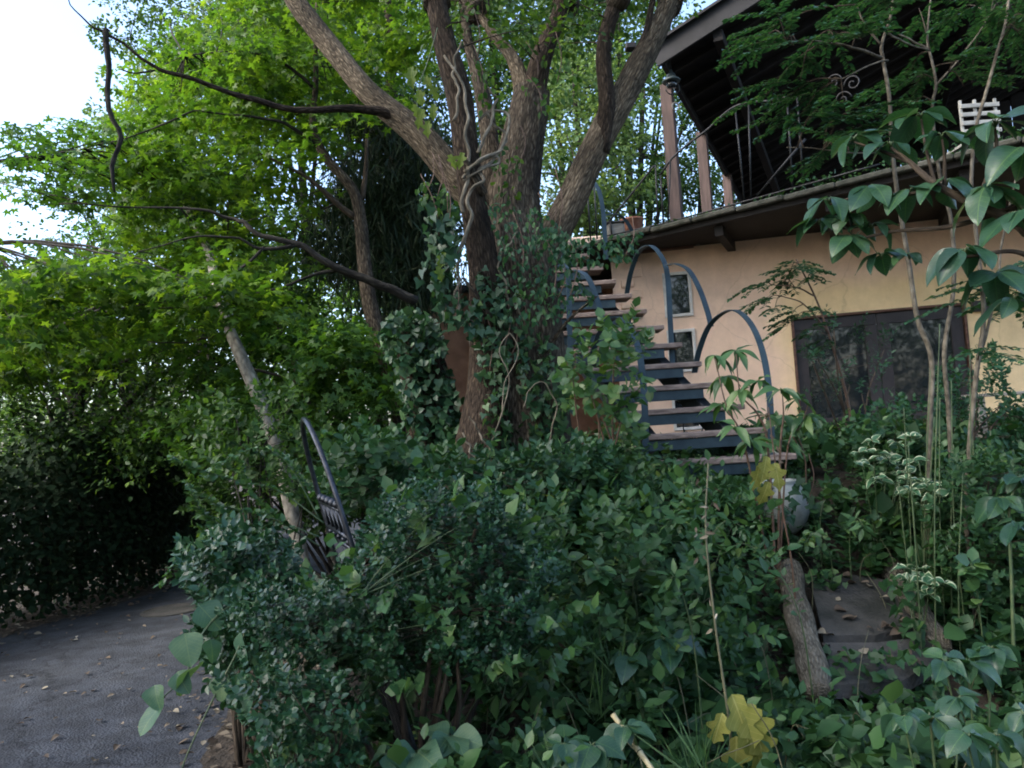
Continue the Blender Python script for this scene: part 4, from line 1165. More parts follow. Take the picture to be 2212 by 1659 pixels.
leaves('crown', ps, ax, nm, rng.uniform(.05, .085, len(ps)), 'maple', M['mapledark'], mpl, rng.beta(2, 2, len(ps)))
twigs('twigs', cen2, ML, M['twigdark'], mpl, .003, .05, frac=.5)

# ---- roadside maple reaching in from the left with bigger, nearer leaves
o, lm = gen_tree('roadside_maple', 'broad maple reaching over the road from beyond the hedge', (-7.6, 8.6, -.3), (-6.6, 8.2, 4.6), (-5.5, 7.8, 3.2), (1.2, 1.2, 1), 0, 62, .075, 'maple', 'maple', 'twig', .17, .48, .25,
                 centers=region([(-60, 590), (130, 575), (330, 590), (560, 620), (600, 700), (430, 780), (300, 700), (250, 830), (160, 760), (80, 860), (-60, 840)], 6.2, 9.6, 125, .05, 1.9), tw=.4, beta=(1.2, 1.5))
# ---- lower darker layer
o, lm = gen_tree('understorey_tree', 'dark leafy understorey tree over the hedge by the road bend', (-5.9, 9.9, -.2), (-5.2, 9.8, 3.0), (-4.6, 9.8, 2.6), (1.6, 1, .8), 0, 60, .07, 'ovate', 'wood', 'twigdark', .13, .42, .35,
                 centers=region([(-60, 720), (120, 740), (330, 720), (520, 740), (560, 900), (420, 1010), (300, 1040), (120, 1020), (-60, 1040)], 8.4, 10.8, 190, -.1, 1.5), tw=.4)
o, lm = gen_tree('young_maple', 'young maple with low green sprays behind the garden gate', (-1.75, 9.0, .3), (-1.9, 8.8, 2.6), (-1.9, 9, 2), (1.2, 1, .8), 0, 56, .07, 'maple', 'mapledark', 'twig', .06, .42, .25,
                 centers=region([(470, 740), (600, 690), (760, 700), (860, 760), (850, 960), (700, 980), (560, 1000), (330, 960), (380, 880)], 7.2, 9.8, 150, -.15, 1.4), tw=.4)

# ---- leaning grey stems beyond the road
for nm_, lb, pts_ in (('grey_tree', 'leaning pale grey tree trunk with flaking bark beyond the road', [(610, 1010, 7.0, 33), (585, 930, 7.0, 32), (555, 850, 7.0, 32), (525, 780, 7.0, 30), (495, 710, 7.1, 28), (470, 640, 7.3, 26), (455, 560, 7.9, 23), (430, 500, 8.5, 19), (400, 440, 8.8, 15)]),
                 ('grey_sapling', 'thin bare grey trunk standing behind the leaning grey tree', [(665, 870, 8.8, 20), (640, 790, 8.8, 19), (615, 730, 8.8, 15), (590, 680, 8.8, 11)])):
    o = thing(nm_, lb, 'tree', loc=tuple(P(pts_[0][0], pts_[0][1], pts_[0][2])))
    # run the trunk down to the ground
    p0 = P(*pts_[0][:3]); g0 = float(ground_z(p0[0], p0[1]))
    p, r = limb_px(pts_)
    lowp = np.linspace([p0[0] + .25, p0[1], g0 - .1], p0, 8)[:-1]
    p = np.vstack([lowp, p]); r = np.concatenate([np.full(7, r[0] * 1.05), r])
    MB().tube(p, r, 14, .1).build('trunk', M['grey'], o, True)
    if nm_ == 'grey_tree':
        for q in ([(500, 720, 7.05, 9), (430, 735, 7.2, 6), (370, 740, 7.1, 4), (310, 738, 7.0, 3)], [(478, 665, 7.05, 10), (420, 662, 7.0, 8), (390, 668, 7.0, 5)], [(540, 800, 7.0, 10), (600, 808, 7.2, 7), (650, 830, 7.2, 4)]):
            add_limb('limb', q, M['twig'], o, 7, .1, .02)
        cen = region([(330, 380), (480, 360), (540, 480), (470, 560), (340, 500)], 8.0, 9.2, 16)
        ps, ax, nm = disks(cen, up_normals(len(cen), .35), .4, 46)
        leaves('crown', ps, ax, nm, rng.uniform(.06, .09, len(ps)), 'ovate', M['wood'], o)
    else:
        cen = region([(540, 640), (640, 620), (660, 700), (580, 720)], 8.6, 9.2, 14)
        ps, ax, nm = disks(cen, up_normals(len(cen), .35), .4, 46)
        leaves('crown', ps, ax, nm, rng.uniform(.06, .09, len(ps)), 'ovate', M['wood'], o)

# ---- dark conifer with hanging sprays
con = thing('dark_conifer', 'dark drooping conifer between the maple and the old tree', 'tree', loc=tuple(P(880, 1010, 10.0)))
CL = [add_limb('trunk', [(880, 1020, 10, 60), (880, 760, 10, 56), (870, 500, 10, 46), (850, 250, 10, 34), (840, 50, 10, 22), (835, -60, 10, 14)], M['barkdark'], con, 14, .12)]
cen = region([(760, 230), (860, 200), (960, 300), (1000, 440), (960, 560), (940, 660), (820, 640), (690, 570), (650, 480), (700, 400), (780, 350)], 9.0, 10.8, 230, -.3, 1.2)
n = 60
c = np.repeat(cen, n, 0); k = len(c)
ps = c + rng.normal(size=(k, 3)) * np.array([.16, .16, .14])
ax = rng.normal(size=(k, 3)) * .45 + np.array([0, 0, -1.0])
leaves('foliage', ps, ax, rng.normal(size=(k, 3)), rng.uniform(.12, .30, k), 'needle', M['conifer'], con, rng.beta(1.2, 2, k))
twigs('twigs', cen, CL, M['twigdark'], con, .006, .1, frac=.6)

def shoots(centers, dirs, length, n, wob=.35, up=.5):
    """n leaves spiralling along a short shoot at each centre"""
    c = np.repeat(centers, n, 0); d = np.repeat(nrmz(dirs), n, 0); k = len(c)
    t = np.tile(np.linspace(0, 1, n), len(centers))
    L = np.repeat(np.broadcast_to(length, (len(centers),)), n)
    ref = nrmz(np.cross(d, np.array([.3, .2, 1.0]) + rng.normal(size=(k, 3)) * .01)); e2 = np.cross(d, ref)
    an = np.tile(np.arange(n) * 2.4, len(centers)) + np.repeat(rng.random(len(centers)) * 6.28, n)
    out = np.cos(an)[:, None] * ref + np.sin(an)[:, None] * e2
    ps = c + d * (t * L)[:, None]
    ax = out * (1.05 - .6 * t)[:, None] + d * (.25 + .6 * t)[:, None] + rng.normal(size=(k, 3)) * wob * .6
    nm = d + np.array([0, 0, up]) - out * .3 + rng.normal(size=(k, 3)) * wob
    return ps, ax, nm

def bush(name, label, cat, poly, Y0, Y1, nsh, per, Ls, lsize, tpl, mat, stemmat='twig', gap=-.3, gs=3.0, beta=(1.4, 1.8), base=None, nstem=7, drift=(0, -.25, 1), dj=.6, group=None, stem_r=.012, tw=.5, pts=None):
    cen = region(poly, Y0, Y1, nsh, gap, gs) if pts is None else pts
    cm = cen.mean(0)
    if base is None: base = np.array([cm[0], cm[1], float(ground_z(cm[0], cm[1]))])
    o = thing(name, label, cat, group, tuple(base))
    d = np.tile(np.array(drift, float), (len(cen), 1)) + rng.normal(size=(len(cen), 3)) * dj + nrmz(cen - cm) * .5
    ps, ax, nm = shoots(cen, d, rng.uniform(.6, 1.3, len(cen)) * Ls, per)
    leaves('foliage', ps, ax, nm, lsize * rng.uniform(.65, 1.3, len(ps)), tpl, M[mat], o, np.clip(rng.beta(*beta, len(ps)) * .75 + np.repeat(rng.beta(1.2, 1.8, len(cen)), per) * .35, 0, 1))
    lm = []
    for i in range(nstem):
        e = cen[rng.integers(len(cen))]
        q = smooth_path([base + (random.uniform(-.06, .06), random.uniform(-.06, .06), -.06), (base * .5 + e * .5) + np.array([random.uniform(-.08, .08), random.uniform(-.05, .05), .05]), e], 12)
        MB().tube(q, np.linspace(stem_r, stem_r * .35, 12), 7, .08).build('stem', M[stemmat], o, True)
        lm.append(q)
    if tw > 0: twigs('twigs', cen, lm, M[stemmat], o, .0022, .08, 4, tw)
    return o

# ---- woodland: individual trees beyond the road and behind the house
WOODS = [  # px, py centre of crown, depth, radius px x, y, leaf mat, label
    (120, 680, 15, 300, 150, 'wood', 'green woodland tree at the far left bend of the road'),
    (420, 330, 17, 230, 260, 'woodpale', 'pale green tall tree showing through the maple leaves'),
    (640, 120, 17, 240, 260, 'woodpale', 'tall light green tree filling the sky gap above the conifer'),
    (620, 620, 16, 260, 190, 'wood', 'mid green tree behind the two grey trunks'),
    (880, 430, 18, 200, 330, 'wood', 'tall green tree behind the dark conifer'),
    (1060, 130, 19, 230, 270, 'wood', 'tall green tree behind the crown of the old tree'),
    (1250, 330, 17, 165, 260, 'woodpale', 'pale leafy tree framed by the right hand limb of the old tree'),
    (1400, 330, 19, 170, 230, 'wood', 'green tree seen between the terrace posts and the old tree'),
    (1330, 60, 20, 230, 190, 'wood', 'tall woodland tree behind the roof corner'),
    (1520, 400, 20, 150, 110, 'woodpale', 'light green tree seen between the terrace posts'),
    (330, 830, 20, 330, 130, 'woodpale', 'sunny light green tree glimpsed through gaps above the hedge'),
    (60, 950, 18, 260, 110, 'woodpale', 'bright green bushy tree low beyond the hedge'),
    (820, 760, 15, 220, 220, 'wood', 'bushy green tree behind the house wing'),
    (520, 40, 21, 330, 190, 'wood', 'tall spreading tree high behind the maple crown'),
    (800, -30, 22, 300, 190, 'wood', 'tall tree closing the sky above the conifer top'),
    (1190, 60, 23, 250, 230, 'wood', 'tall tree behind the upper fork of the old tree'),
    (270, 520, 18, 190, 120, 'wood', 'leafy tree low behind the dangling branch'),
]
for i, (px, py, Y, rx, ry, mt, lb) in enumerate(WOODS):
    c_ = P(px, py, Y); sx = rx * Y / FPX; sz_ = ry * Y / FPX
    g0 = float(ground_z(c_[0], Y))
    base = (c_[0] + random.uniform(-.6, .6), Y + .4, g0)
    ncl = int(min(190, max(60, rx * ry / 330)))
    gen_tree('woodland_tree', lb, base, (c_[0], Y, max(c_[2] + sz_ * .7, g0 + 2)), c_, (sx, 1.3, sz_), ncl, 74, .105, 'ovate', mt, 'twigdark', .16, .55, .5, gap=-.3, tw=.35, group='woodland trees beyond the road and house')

bush('verge_bush', 'dark bush filling the inside of the road bend behind the gate', 'bush',
     [(400, 930), (560, 960), (720, 930), (830, 960), (820, 1120), (640, 1160), (470, 1180), (420, 1100)], 7.6, 9.6, 520, 13, .22, .075, 'ovate', 'wood', 'twigdark', gap=-.5, gs=1.6, beta=(1.2, 2.2), base=np.array([-2.0, 8.6, .1]), stem_r=.02, tw=.3)
bush('verge_bush', 'leafy green bush hiding the foot of the leaning grey tree', 'bush',
     [(440, 900), (540, 850), (640, 840), (720, 930), (680, 1080), (560, 1090), (460, 1030)], 5.4, 6.6, 150, 12, .2, .06, 'ovate', 'wood', 'twigdark', gap=-.4, gs=2, beta=(1.2, 2.2), stem_r=.012, tw=.3)
bush('verge_bush', 'shaded bush beyond the road at the end of the hedge', 'bush',
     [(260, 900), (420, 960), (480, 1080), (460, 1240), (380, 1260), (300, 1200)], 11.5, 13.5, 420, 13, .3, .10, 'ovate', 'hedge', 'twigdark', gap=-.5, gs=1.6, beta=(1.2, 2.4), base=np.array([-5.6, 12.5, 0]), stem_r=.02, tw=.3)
# trees across the road behind the viewer, mirrored in the window panes
for i, (x, y, h, lb) in enumerate([(-1.3, -11.5, 11, 'roadside tree opposite the three small windows'), (4.2, -13, 7, 'leafy roadside tree opposite the foot of the stair'), (-8, -15, 8, 'broad roadside tree on the far verge opposite the gate'), (0.5, -17, 9, 'tall roadside tree opposite the stair'), (7.5, -15, 9, 'tall dense tree opposite the double window'), (14.5, -10, 8, 'dense tree at the end of the garden past the window')]):
    gen_tree('roadside_tree', lb, (x, y, float(ground_z(x, y))), (x, y, h * .8), (x, y, h * .55), (2.6, 2.2, h * .45), 320 if i == 0 else 170, 46, .14, 'ovate', 'wood', 'twigdark', .22, .7, .4, gap=-.5 if i == 0 else -.1, tw=.2)

gen_tree('roadside_tree', 'tall unseen tree added on the outer road verge to shade the foreground', (-6.7, -.4, -.05), (-6.4, 0, 8.0), (-6.2, .1, 6.4), (2.9, 3.0, 3.0), 260, 50, .13, 'ovate', 'wood', 'twigdark', .24, .7, .4, gap=-.15, tw=.2)  # out of view, added to keep sun off the foreground but not the wall
gen_tree('roadside_tree', 'tallest unseen tree added beside the hedge end to shade the old trunk', (-7.4, 2.6, -.2), (-6.6, 2.8, 10), (-6.4, 2.6, 9.2), (2.3, 2.0, 2.0), 150, 50, .13, 'ovate', 'wood', 'twigdark', .26, .7, .4, gap=-.3, tw=.2)  # out of view, added with a crown shaped to shade the old tree
bush('added_reflection_hedge', 'unseen rough hedge added opposite the house to darken the window reflections', 'hedge', [], -11, -10, 0, 10, .3, .11, 'ovate', 'wood', 'twigdark', nstem=16, stem_r=.03, tw=.2, pts=np.column_stack([rng.uniform(-9, 12, 620), rng.uniform(-11.2, -10, 620), rng.uniform(.1, 2.3, 620)]), base=np.array([1.5, -10.6, 0]))  # out of view, added to block the bright horizon in the pane reflections
# ------------------------------------------------------------------ hedge along the road
hd = thing('dark_hedge', 'tall dark clipped hedge in deep shade along the outer edge of the road', 'hedge', loc=(-5.2, 7.5, 0))
hl = smooth_path([(-6.6, 3.0), (-6.1, 5.0), (-5.6, 7.0), (-5.15, 8.6), (-4.9, 9.6), (-4.9, 11), (-5.2, 13)], 200)
n = 42000
i = rng.integers(0, 200, n); b = hl[i]
hgt = np.minimum(1.0, rng.random(n) ** .8)
H = 1.75 + .3 * np.sin(i * .13) + .15 * np.sin(i * .37)
rad = .62 * np.sqrt(np.clip(1 - (hgt * 1.02 - .25) ** 2, .05, 1)) * rng.uniform(.72, 1.05, n)
an = rng.uniform(0, 2 * math.pi, n)
ps = np.column_stack([b[:, 0] + rad * np.cos(an), b[:, 1] + rad * np.sin(an), .05 + hgt * H]) + rng.normal(size=(n, 3)) * .05
nm = np.column_stack([np.cos(an), np.sin(an), .6 + hgt]) + rng.normal(size=(n, 3)) * .5
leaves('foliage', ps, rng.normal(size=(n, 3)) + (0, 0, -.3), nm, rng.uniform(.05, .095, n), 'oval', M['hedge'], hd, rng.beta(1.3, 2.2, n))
mb = MB()
for q in hl[::14]:
    mb = MB(); mb.tube(smooth_path([(q[0], q[1], -.1), (q[0] + .06, q[1], .7), (q[0] - .05, q[1] + .05, 1.5)], 8), [.035] * 4 + [.02] * 4, 8, .1)
    mb.build('stem', M['twigdark'], hd, True)

# ------------------------------------------------------------------ litter on the road
def leaf_mesh(name, tpl, mat, L, nseg=10, seed=0):
    """single leaf as its own mesh: toothless outline, folded and curled; base at origin, tip +Y"""
    rs = np.random.default_rng(seed)
    v = []; f = []; curl = rs.uniform(.02, .42); ph = rs.uniform(0, 6.28); fd = rs.uniform(.1, .55); tw = rs.uniform(-.25, .25)
    for j in range(nseg + 1):
        t = j / nseg
        wv = tpl(t) * L
        z = -curl * L * t ** 2 + .03 * L * math.sin(3.1 * t)
        for k in (-1, -.5, 0, .5, 1):
            v.append((k * wv, t * L, z + abs(k) ** 1.4 * wv * fd + k * wv * tw * t + .022 * L * math.sin(9 * t + ph + k) * abs(k)))
    for j in range(nseg):
        for k in range(4):
            f.append((j * 5 + k, j * 5 + k + 1, (j + 1) * 5 + k + 1, (j + 1) * 5 + k))
    me = bpy.data.meshes.new(name); me.from_pydata(v, [], f)
    tv = rs.random()
    at = me.attributes.new('tint', 'FLOAT', 'POINT'); at.data.foreach_set('value', np.full(len(v), tv, np.float32))
    me.polygons.foreach_set('use_smooth', [True] * len(f))
    me.materials.append(mat)
    return me
elli = lambda t: .30 * math.sin(math.pi * min(1, t ** .85)) ** .8 if 0 < t < 1 else .004
ovat = lambda t: .36 * math.sin(math.pi * t ** .7) ** .9 if 0 < t < 1 else .004
lanc = lambda t: .17 * math.sin(math.pi * t ** .8) if 0 < t < 1 else .004
hart = lambda t: (.52 * math.sqrt(max(0, 1 - ((t - .28) / .72) ** 2)) * (1 - .35 * t) if t > .28 else .52 * math.sqrt(max(0, t / .28)) * .9 + .02) if t < 1 else .004
def oakl(t):
    if t <= 0 or t >= 1: return .01
    return (.26 * math.sin(math.pi * t ** .8) ** .75) * (1 + .36 * math.sin(t * 17 + 1.2) + .08 * math.sin(t * 43))
litter = [leaf_mesh('fallen_leaf', ovat, M['litter'], .075, seed=k) for k in range(8)]
def frame(axis, nrm):
    a = nrmz(axis); b = nrmz(np.cross(a, nrm)); n = np.cross(b, a)
    return Matrix(((b[0], a[0], n[0]), (b[1], a[1], n[1]), (b[2], a[2], n[2])))
def put_leaf(me, name, pos, axis, nrm, scale, parent=None):
    o = bpy.data.objects.new(name, me)
    m = frame(np.asarray(axis, float), np.asarray(nrm, float)).to_4x4() @ Matrix.Diagonal((scale, scale, scale, 1))
    m.translation = Vector(np.asarray(pos, float) - (parent_world(parent) if parent is not None else 0))
    link(o, parent)
    o.matrix_local = m
    return o
def road_pt():
    while True:
        px, py = random.uniform(0, 520), random.uniform(1330, 1659)
        d = ray(px, py); t = (0.03 - CAM[2]) / d[2]; q = CAM + d * t
        le = np.interp(q[1], LE[:, 1], LE[:, 0]); re = np.interp(q[1], RE[:, 1], RE[:, 0])
        if le + .1 < q[0] < re: return q
for k in range(100):
    q = road_pt(); a = random.uniform(0, 6.28)
    o = put_leaf(random.choice(litter), 'fallen_leaf', (q[0], q[1], .045), (math.cos(a), math.sin(a), random.uniform(-.1, .1)), (random.uniform(-.3, .3), random.uniform(-.3, .3), 1), random.uniform(.25, .75))
    tag(o, 'dry fallen leaf lying on the asphalt road', 'leaf', 'fallen leaves on the road')
# drift of dead leaves along the verge and under the hedge
n = 4200
t = rng.integers(0, 60, n)
side = rng.random(n) < .55
e = np.where(side[:, None], RE[t], LE[t]) + rng.normal(size=(n, 2)) * np.array([.22, .2]) + np.where(side[:, None], (.12, 0), (-.15, 0))
ps = np.column_stack([e, np.maximum(ground_z(e[:, 0], e[:, 1]), .012) + .025])
ax = rng.normal(size=(n, 3)) * (1, 1, .15)
o = leaves('leaf_litter', ps, ax, up_normals(n, .35), rng.uniform(.03, .075, n), 'ovate', M['litter'], None, rng.beta(1.2, 2, n))
tag(o, 'drift of dry brown leaves along both edges of the road', 'leaf litter')

# ------------------------------------------------------------------ foreground planting
bush('holly_bush', 'dense dark bush of tiny glossy leaves standing in front of the garden gate', 'bush',
     [(510, 1320), (600, 1280), (690, 1280), (765, 1250), (805, 1160), (860, 1080), (960, 1072), (1060, 1090), (1130, 1130), (1180, 1250), (1160, 1390), (1090, 1450), (930, 1470), (780, 1450), (640, 1440), (520, 1380)],
     2.9, 3.8, 1700, 19, .10, .024, 'oval', 'holly', gap=-.12, gs=3.2, base=P(905, 1720, 3.3) * np.array([1, 1, 0]), nstem=9, stem_r=.018, tw=.35)
bush('privet_bush', 'loose privet bush with small leaves spilling over the road edge beside the gate', 'bush',
     [(385, 1235), (450, 1190), (540, 1160), (610, 1200), (650, 1290), (630, 1350), (560, 1440), (470, 1470), (430, 1400), (450, 1330)],
     3.5, 4.5, 560, 13, .13, .043, 'ovate', 'holly', gap=-.35, gs=3.5, nstem=9, beta=(1.8, 1.6))
bush('low_bush', 'low leafy bush at the foot of the gate on the road verge', 'bush',
     [(470, 1490), (600, 1450), (740, 1480), (775, 1560), (770, 1720), (560, 1720), (560, 1590)], 2.7, 3.4, 330, 12, .08, .03, 'oval', 'holly', gap=-.4, gs=4, beta=(1.5, 1.6))
bush('bush_undergrowth', 'fresh light shoots and bindweed growing up through the dense glossy bush', 'shrub',
     [(640, 1320), (810, 1200), (920, 1080), (1000, 1060), (1180, 1120), (1230, 1260), (1200, 1450), (1000, 1500), (760, 1470), (600, 1380)], 2.85, 3.9, 120, 9, .16, .05, 'heart', 'fresh', 'stem', gap=.0, gs=3, beta=(1.4, 1.6), nstem=6, stem_r=.004, tw=.4)
bush('mixed_shrub', 'loose mixed shrub filling the ground between the glossy bush and the slab steps', 'shrub',
     [(1120, 1130), (1300, 1080), (1480, 1110), (1640, 1130), (1660, 1260), (1600, 1420), (1420, 1480), (1230, 1440), (1140, 1300)], 3.5, 4.9, 230, 11, .19, .066, 'ovate', 'cover', 'stem', gap=-.05, gs=2.4, beta=(1.3, 1.5), nstem=10, stem_r=.006, tw=.4)
bush('leafy_shrub', 'bright leafed shrub behind the gate arch below the stump', 'bush',
     [(700, 1010), (760, 950), (860, 960), (960, 1000), (1010, 1060), (960, 1110), (820, 1110), (720, 1090)], 4.4, 5.4, 190, 11, .15, .062, 'broad', 'cover', gap=-.4, gs=2.5, beta=(1.4, 2.0))
bush('leafy_shrub', 'dark leafy shrub between the stump and the trunk of the old tree', 'bush',
     [(960, 1000), (1100, 1020), (1260, 960), (1330, 1010), (1350, 1100), (1200, 1120), (1050, 1110)], 4.8, 5.6, 300, 12, .13, .06, 'ovate', 'ivy', gap=-.4, gs=2.5, beta=(1.5, 1.8))
bush('vine_shrub', 'light green climbing shrub leaning against the middle of the stair', 'shrub',
     [(1225, 800), (1270, 730), (1340, 705), (1400, 735), (1440, 790), (1400, 850), (1330, 900), (1390, 960), (1340, 1020), (1250, 1000), (1260, 900), (1220, 850)], 5.25, 5.85, 70, 9, .16, .075, 'broad', 'fresh', 'redstem', gap=-.2, gs=2.6, beta=(1.6, 1.6), drift=(.1, -.35, .7))
bush('leafy_shrub', 'bushy mixed greenery below the lowest stair tread', 'bush',
     [(1250, 1040), (1400, 1050), (1480, 1060), (1620, 1060), (1660, 1090), (1500, 1150), (1320, 1130)], 4.9, 5.6, 260, 11, .14, .06, 'ovate', 'cover', gap=-.35, gs=2.6)
bush('window_shrub', 'dark small leaved shrub growing up in front of the double window', 'shrub',
     [(1880, 910), (1950, 880), (2010, 860), (2070, 780), (2130, 760), (2190, 850), (2240, 900), (2240, 1010), (2080, 1040), (1930, 1010), (1840, 960)], 5.6, 6.8, 250, 11, .16, .048, 'ovate', 'sapling', gap=-.25, gs=2.4, beta=(1.3, 2.2))
bush('window_shrub', 'feathery dark green sapling spreading across the first window pane', 'shrub',
     [(1720, 790), (1780, 700), (1900, 700), (1930, 760), (1890, 850), (1800, 870), (1740, 900)], 6.6, 7.4, 45, 12, .20, .042, 'lance', 'sapling', gap=-.2, gs=2.4, beta=(1.2, 2.4))
bush('edge_shrub', 'deep green shrub thicket on the right beyond the horsetail stems', 'bush',
     [(2040, 1020), (2240, 990), (2240, 1260), (2120, 1280), (2020, 1220), (1990, 1120)], 4.4, 5.6, 380, 12, .14, .05, 'ovate', 'cover', gap=-.35, gs=2.6, beta=(1.2, 2.4))

# ---- ground cover over the bank
def cover(n, Xr, Yr, hmax, size, tpl, mat, beta, name, label, gs=1.6, gap=-.6, per=9, jit=.35, seed=0.0, lean=-.45):
    m = n // per
    X = rng.uniform(*Xr, m * 3); Y = rng.uniform(*Yr, m * 3)
    lim = np.interp(Y, [1.0, 2.5, 3.5, 4.5, 5.5, 7.0, 9.2], [-.55, -.62, -.9, -1.15, -1.5, -1.55, -1.6])
    keep = X > lim + .15
    keep &= ~((np.abs(X - 1.95 - (4.6 - Y) * .05) < .42) & (Y > 4.05) & (Y < 5.1))
    g = clump(np.column_stack([X * gs + seed, Y * gs, X * 0 + seed]))
    keep &= g > gap
    vis = np.abs(X / np.maximum(Y, .5)) < .95
    keep &= vis
    X, Y, g = X[keep][:m], Y[keep][:m], g[keep][:m]
    k = len(X)
    h = hmax * (.35 + .65 * sstep((g + .6) / 1.2)) * rng.uniform(.45, 1.1, k)
    c = np.column_stack([X, Y, ground_z(X, Y) + h * .55])
    d = np.column_stack([rng.normal(size=k) * .3, rng.normal(size=k) * .3 + lean * .5, np.ones(k)])
    ps, ax, nm = shoots(c, d, h * .5, per, jit, .7)
    ax += np.array([0, -.25, -.15])
    o = leaves(name, ps, ax, nm + np.array([0, lean, .3]), size * np.exp(rng.normal(0, .32, len(ps))), tpl, M[mat], None, rng.beta(*beta, len(ps)))
    tag(o, label, 'ground cover', kind='stuff')
    return o
cover(31000, (-1.6, 5.6), (2.0, 8.6), .36, .056, 'heart', 'cover', (1.4, 2.2), 'ground_cover', 'dense heart leaved creeper covering the bank')
cover(29000, (-1.6, 5.6), (2.0, 8.6), .30, .042, 'ovate', 'cover', (1.3, 1.9), 'ground_cover', 'low small leaved ground cover mixed through the bank', seed=3.3)
cover(12000, (-.9, 4.5), (2.2, 6.0), .50, .070, 'broad', 'cover', (1.4, 2.0), 'ground_cover', 'taller broad leaved weeds standing out of the bank', gap=.0, seed=7.1, per=10)
cover(5000, (-.6, 5), (2.2, 6.5), .55, .06, 'ovate', 'fresh', (1.3, 2.0), 'ground_cover', 'lighter green leafy shoots scattered on the bank', gap=.2, seed=11.7, per=8)
cover(5000, (1.0, 3.4), (2.9, 4.15), .34, .05, 'heart', 'cover', (1.4, 2.0), 'ground_cover', 'creeper hanging over the front edge of the lower slab step', seed=19.3, gap=-.8)
cover(2200, (2.25, 3.2), (3.9, 5.6), .30, .05, 'ovate', 'cover', (1.4, 2.0), 'ground_cover', 'creeper crowding the half buried log on the window side', seed=23.3, gap=-.8)
# moss and creeping plants along the terrace edge
n = 2600
t = rng.uniform(1.2, 6.0, n); bk = rng.uniform(.05, .7, n)
q = TE0[None] + TED[None] * t[:, None] + np.array([.64, .768])[None] * bk[:, None]
ps = np.column_stack([q, TZ + rng.random(n) ** 2 * (.04 + .12 * sstep((t - 2) / 2))])
o = leaves('terrace_creeper', ps, rng.normal(size=(n, 3)), up_normals(n, .6), rng.uniform(.03, .06, n), 'ovate', M['cover'], None, rng.beta(1.5, 1.8, n))
tag(o, 'low green creeper growing along the terrace edge', 'creeper', kind='stuff')

# ---- tall wild shoots standing out of the creeper
for k, (px, py, Y, hh) in enumerate([(1010, 1130, 4.2, .5), (1090, 1090, 4.6, .55), (1180, 1120, 4.1, .6), (1240, 1060, 4.8, .6), (1310, 1110, 4.3, .6), (1370, 1050, 4.9, .5), (1430, 1120, 4.2, .55), (1500, 1080, 4.6, .45), (1560, 1130, 4.2, .5), (1620, 1180, 4.0, .45), (1290, 1230, 3.6, .45), (1460, 1250, 3.5, .4), (1130, 1260, 3.5, .45), (1800, 1060, 5.2, .6), (1850, 1120, 4.9, .5), (1760, 1150, 4.8, .45), (2100, 1220, 4.2, .5), (2050, 1150, 4.6, .6), (940, 1050, 4.8, .6), (860, 1010, 5.0, .6), (780, 1000, 5.2, .7)]):
    tip = P(px, py, Y); g0 = float(ground_z(tip[0], tip[1]))
    tip[2] = max(tip[2], g0 + hh * .8)
    lean_ = np.array([random.uniform(-.25, .25), random.uniform(-.2, .1), 0])
    b0 = np.array([tip[0], tip[1], g0]) - lean_
    o = thing('wild_shoot', ('tall oval leaved wild shoot arching out of the creeper on the bank', 'tall broad leaved wild shoot arching out of the creeper on the bank', 'tall narrow leaved wild shoot arching out of the creeper on the bank')[k % 3], 'plant', 'wild shoots on the bank', tuple(b0))
    p = smooth_path([b0, b0 * .45 + tip * .55 - lean_ * .35 + np.array([0, 0, .12]), tip, tip + lean_ * .6 + np.array([0, 0, -.04])], 30)
    MB().tube(p, np.linspace(.005, .0015, 30), 6).build('stem', M['stem'], o, True)
    lp, la, ln = [], [], []
    for i in range(9, 30):
        t_ = nrmz(p[i] - p[i - 1]); e1_ = nrmz(np.cross(t_, (.2, .3, 1))); e2_ = np.cross(t_, e1_)
        for s_ in (0, 1):
            a = i * 1.57 + s_ * math.pi + random.uniform(-.3, .3)
            d_ = e1_ * math.cos(a) + e2_ * math.sin(a)
            lp.append(p[i] + d_ * .012); la.append(d_ + t_ * .4 + np.array([0, 0, -.2]) + rng.normal(size=3) * .2); ln.append(np.array([0, -.25, 1]) + rng.normal(size=3) * .35)
    lp, la, ln = map(np.array, (lp, la, ln))
    leaves('foliage', lp, la, ln, rng.uniform(.04, .085, len(lp)) * (1.1 if k % 3 else .8), ('ovate', 'broad', 'lance')[k % 3], M['fresh'], o, rng.beta(1.3, 1.6, len(lp)))

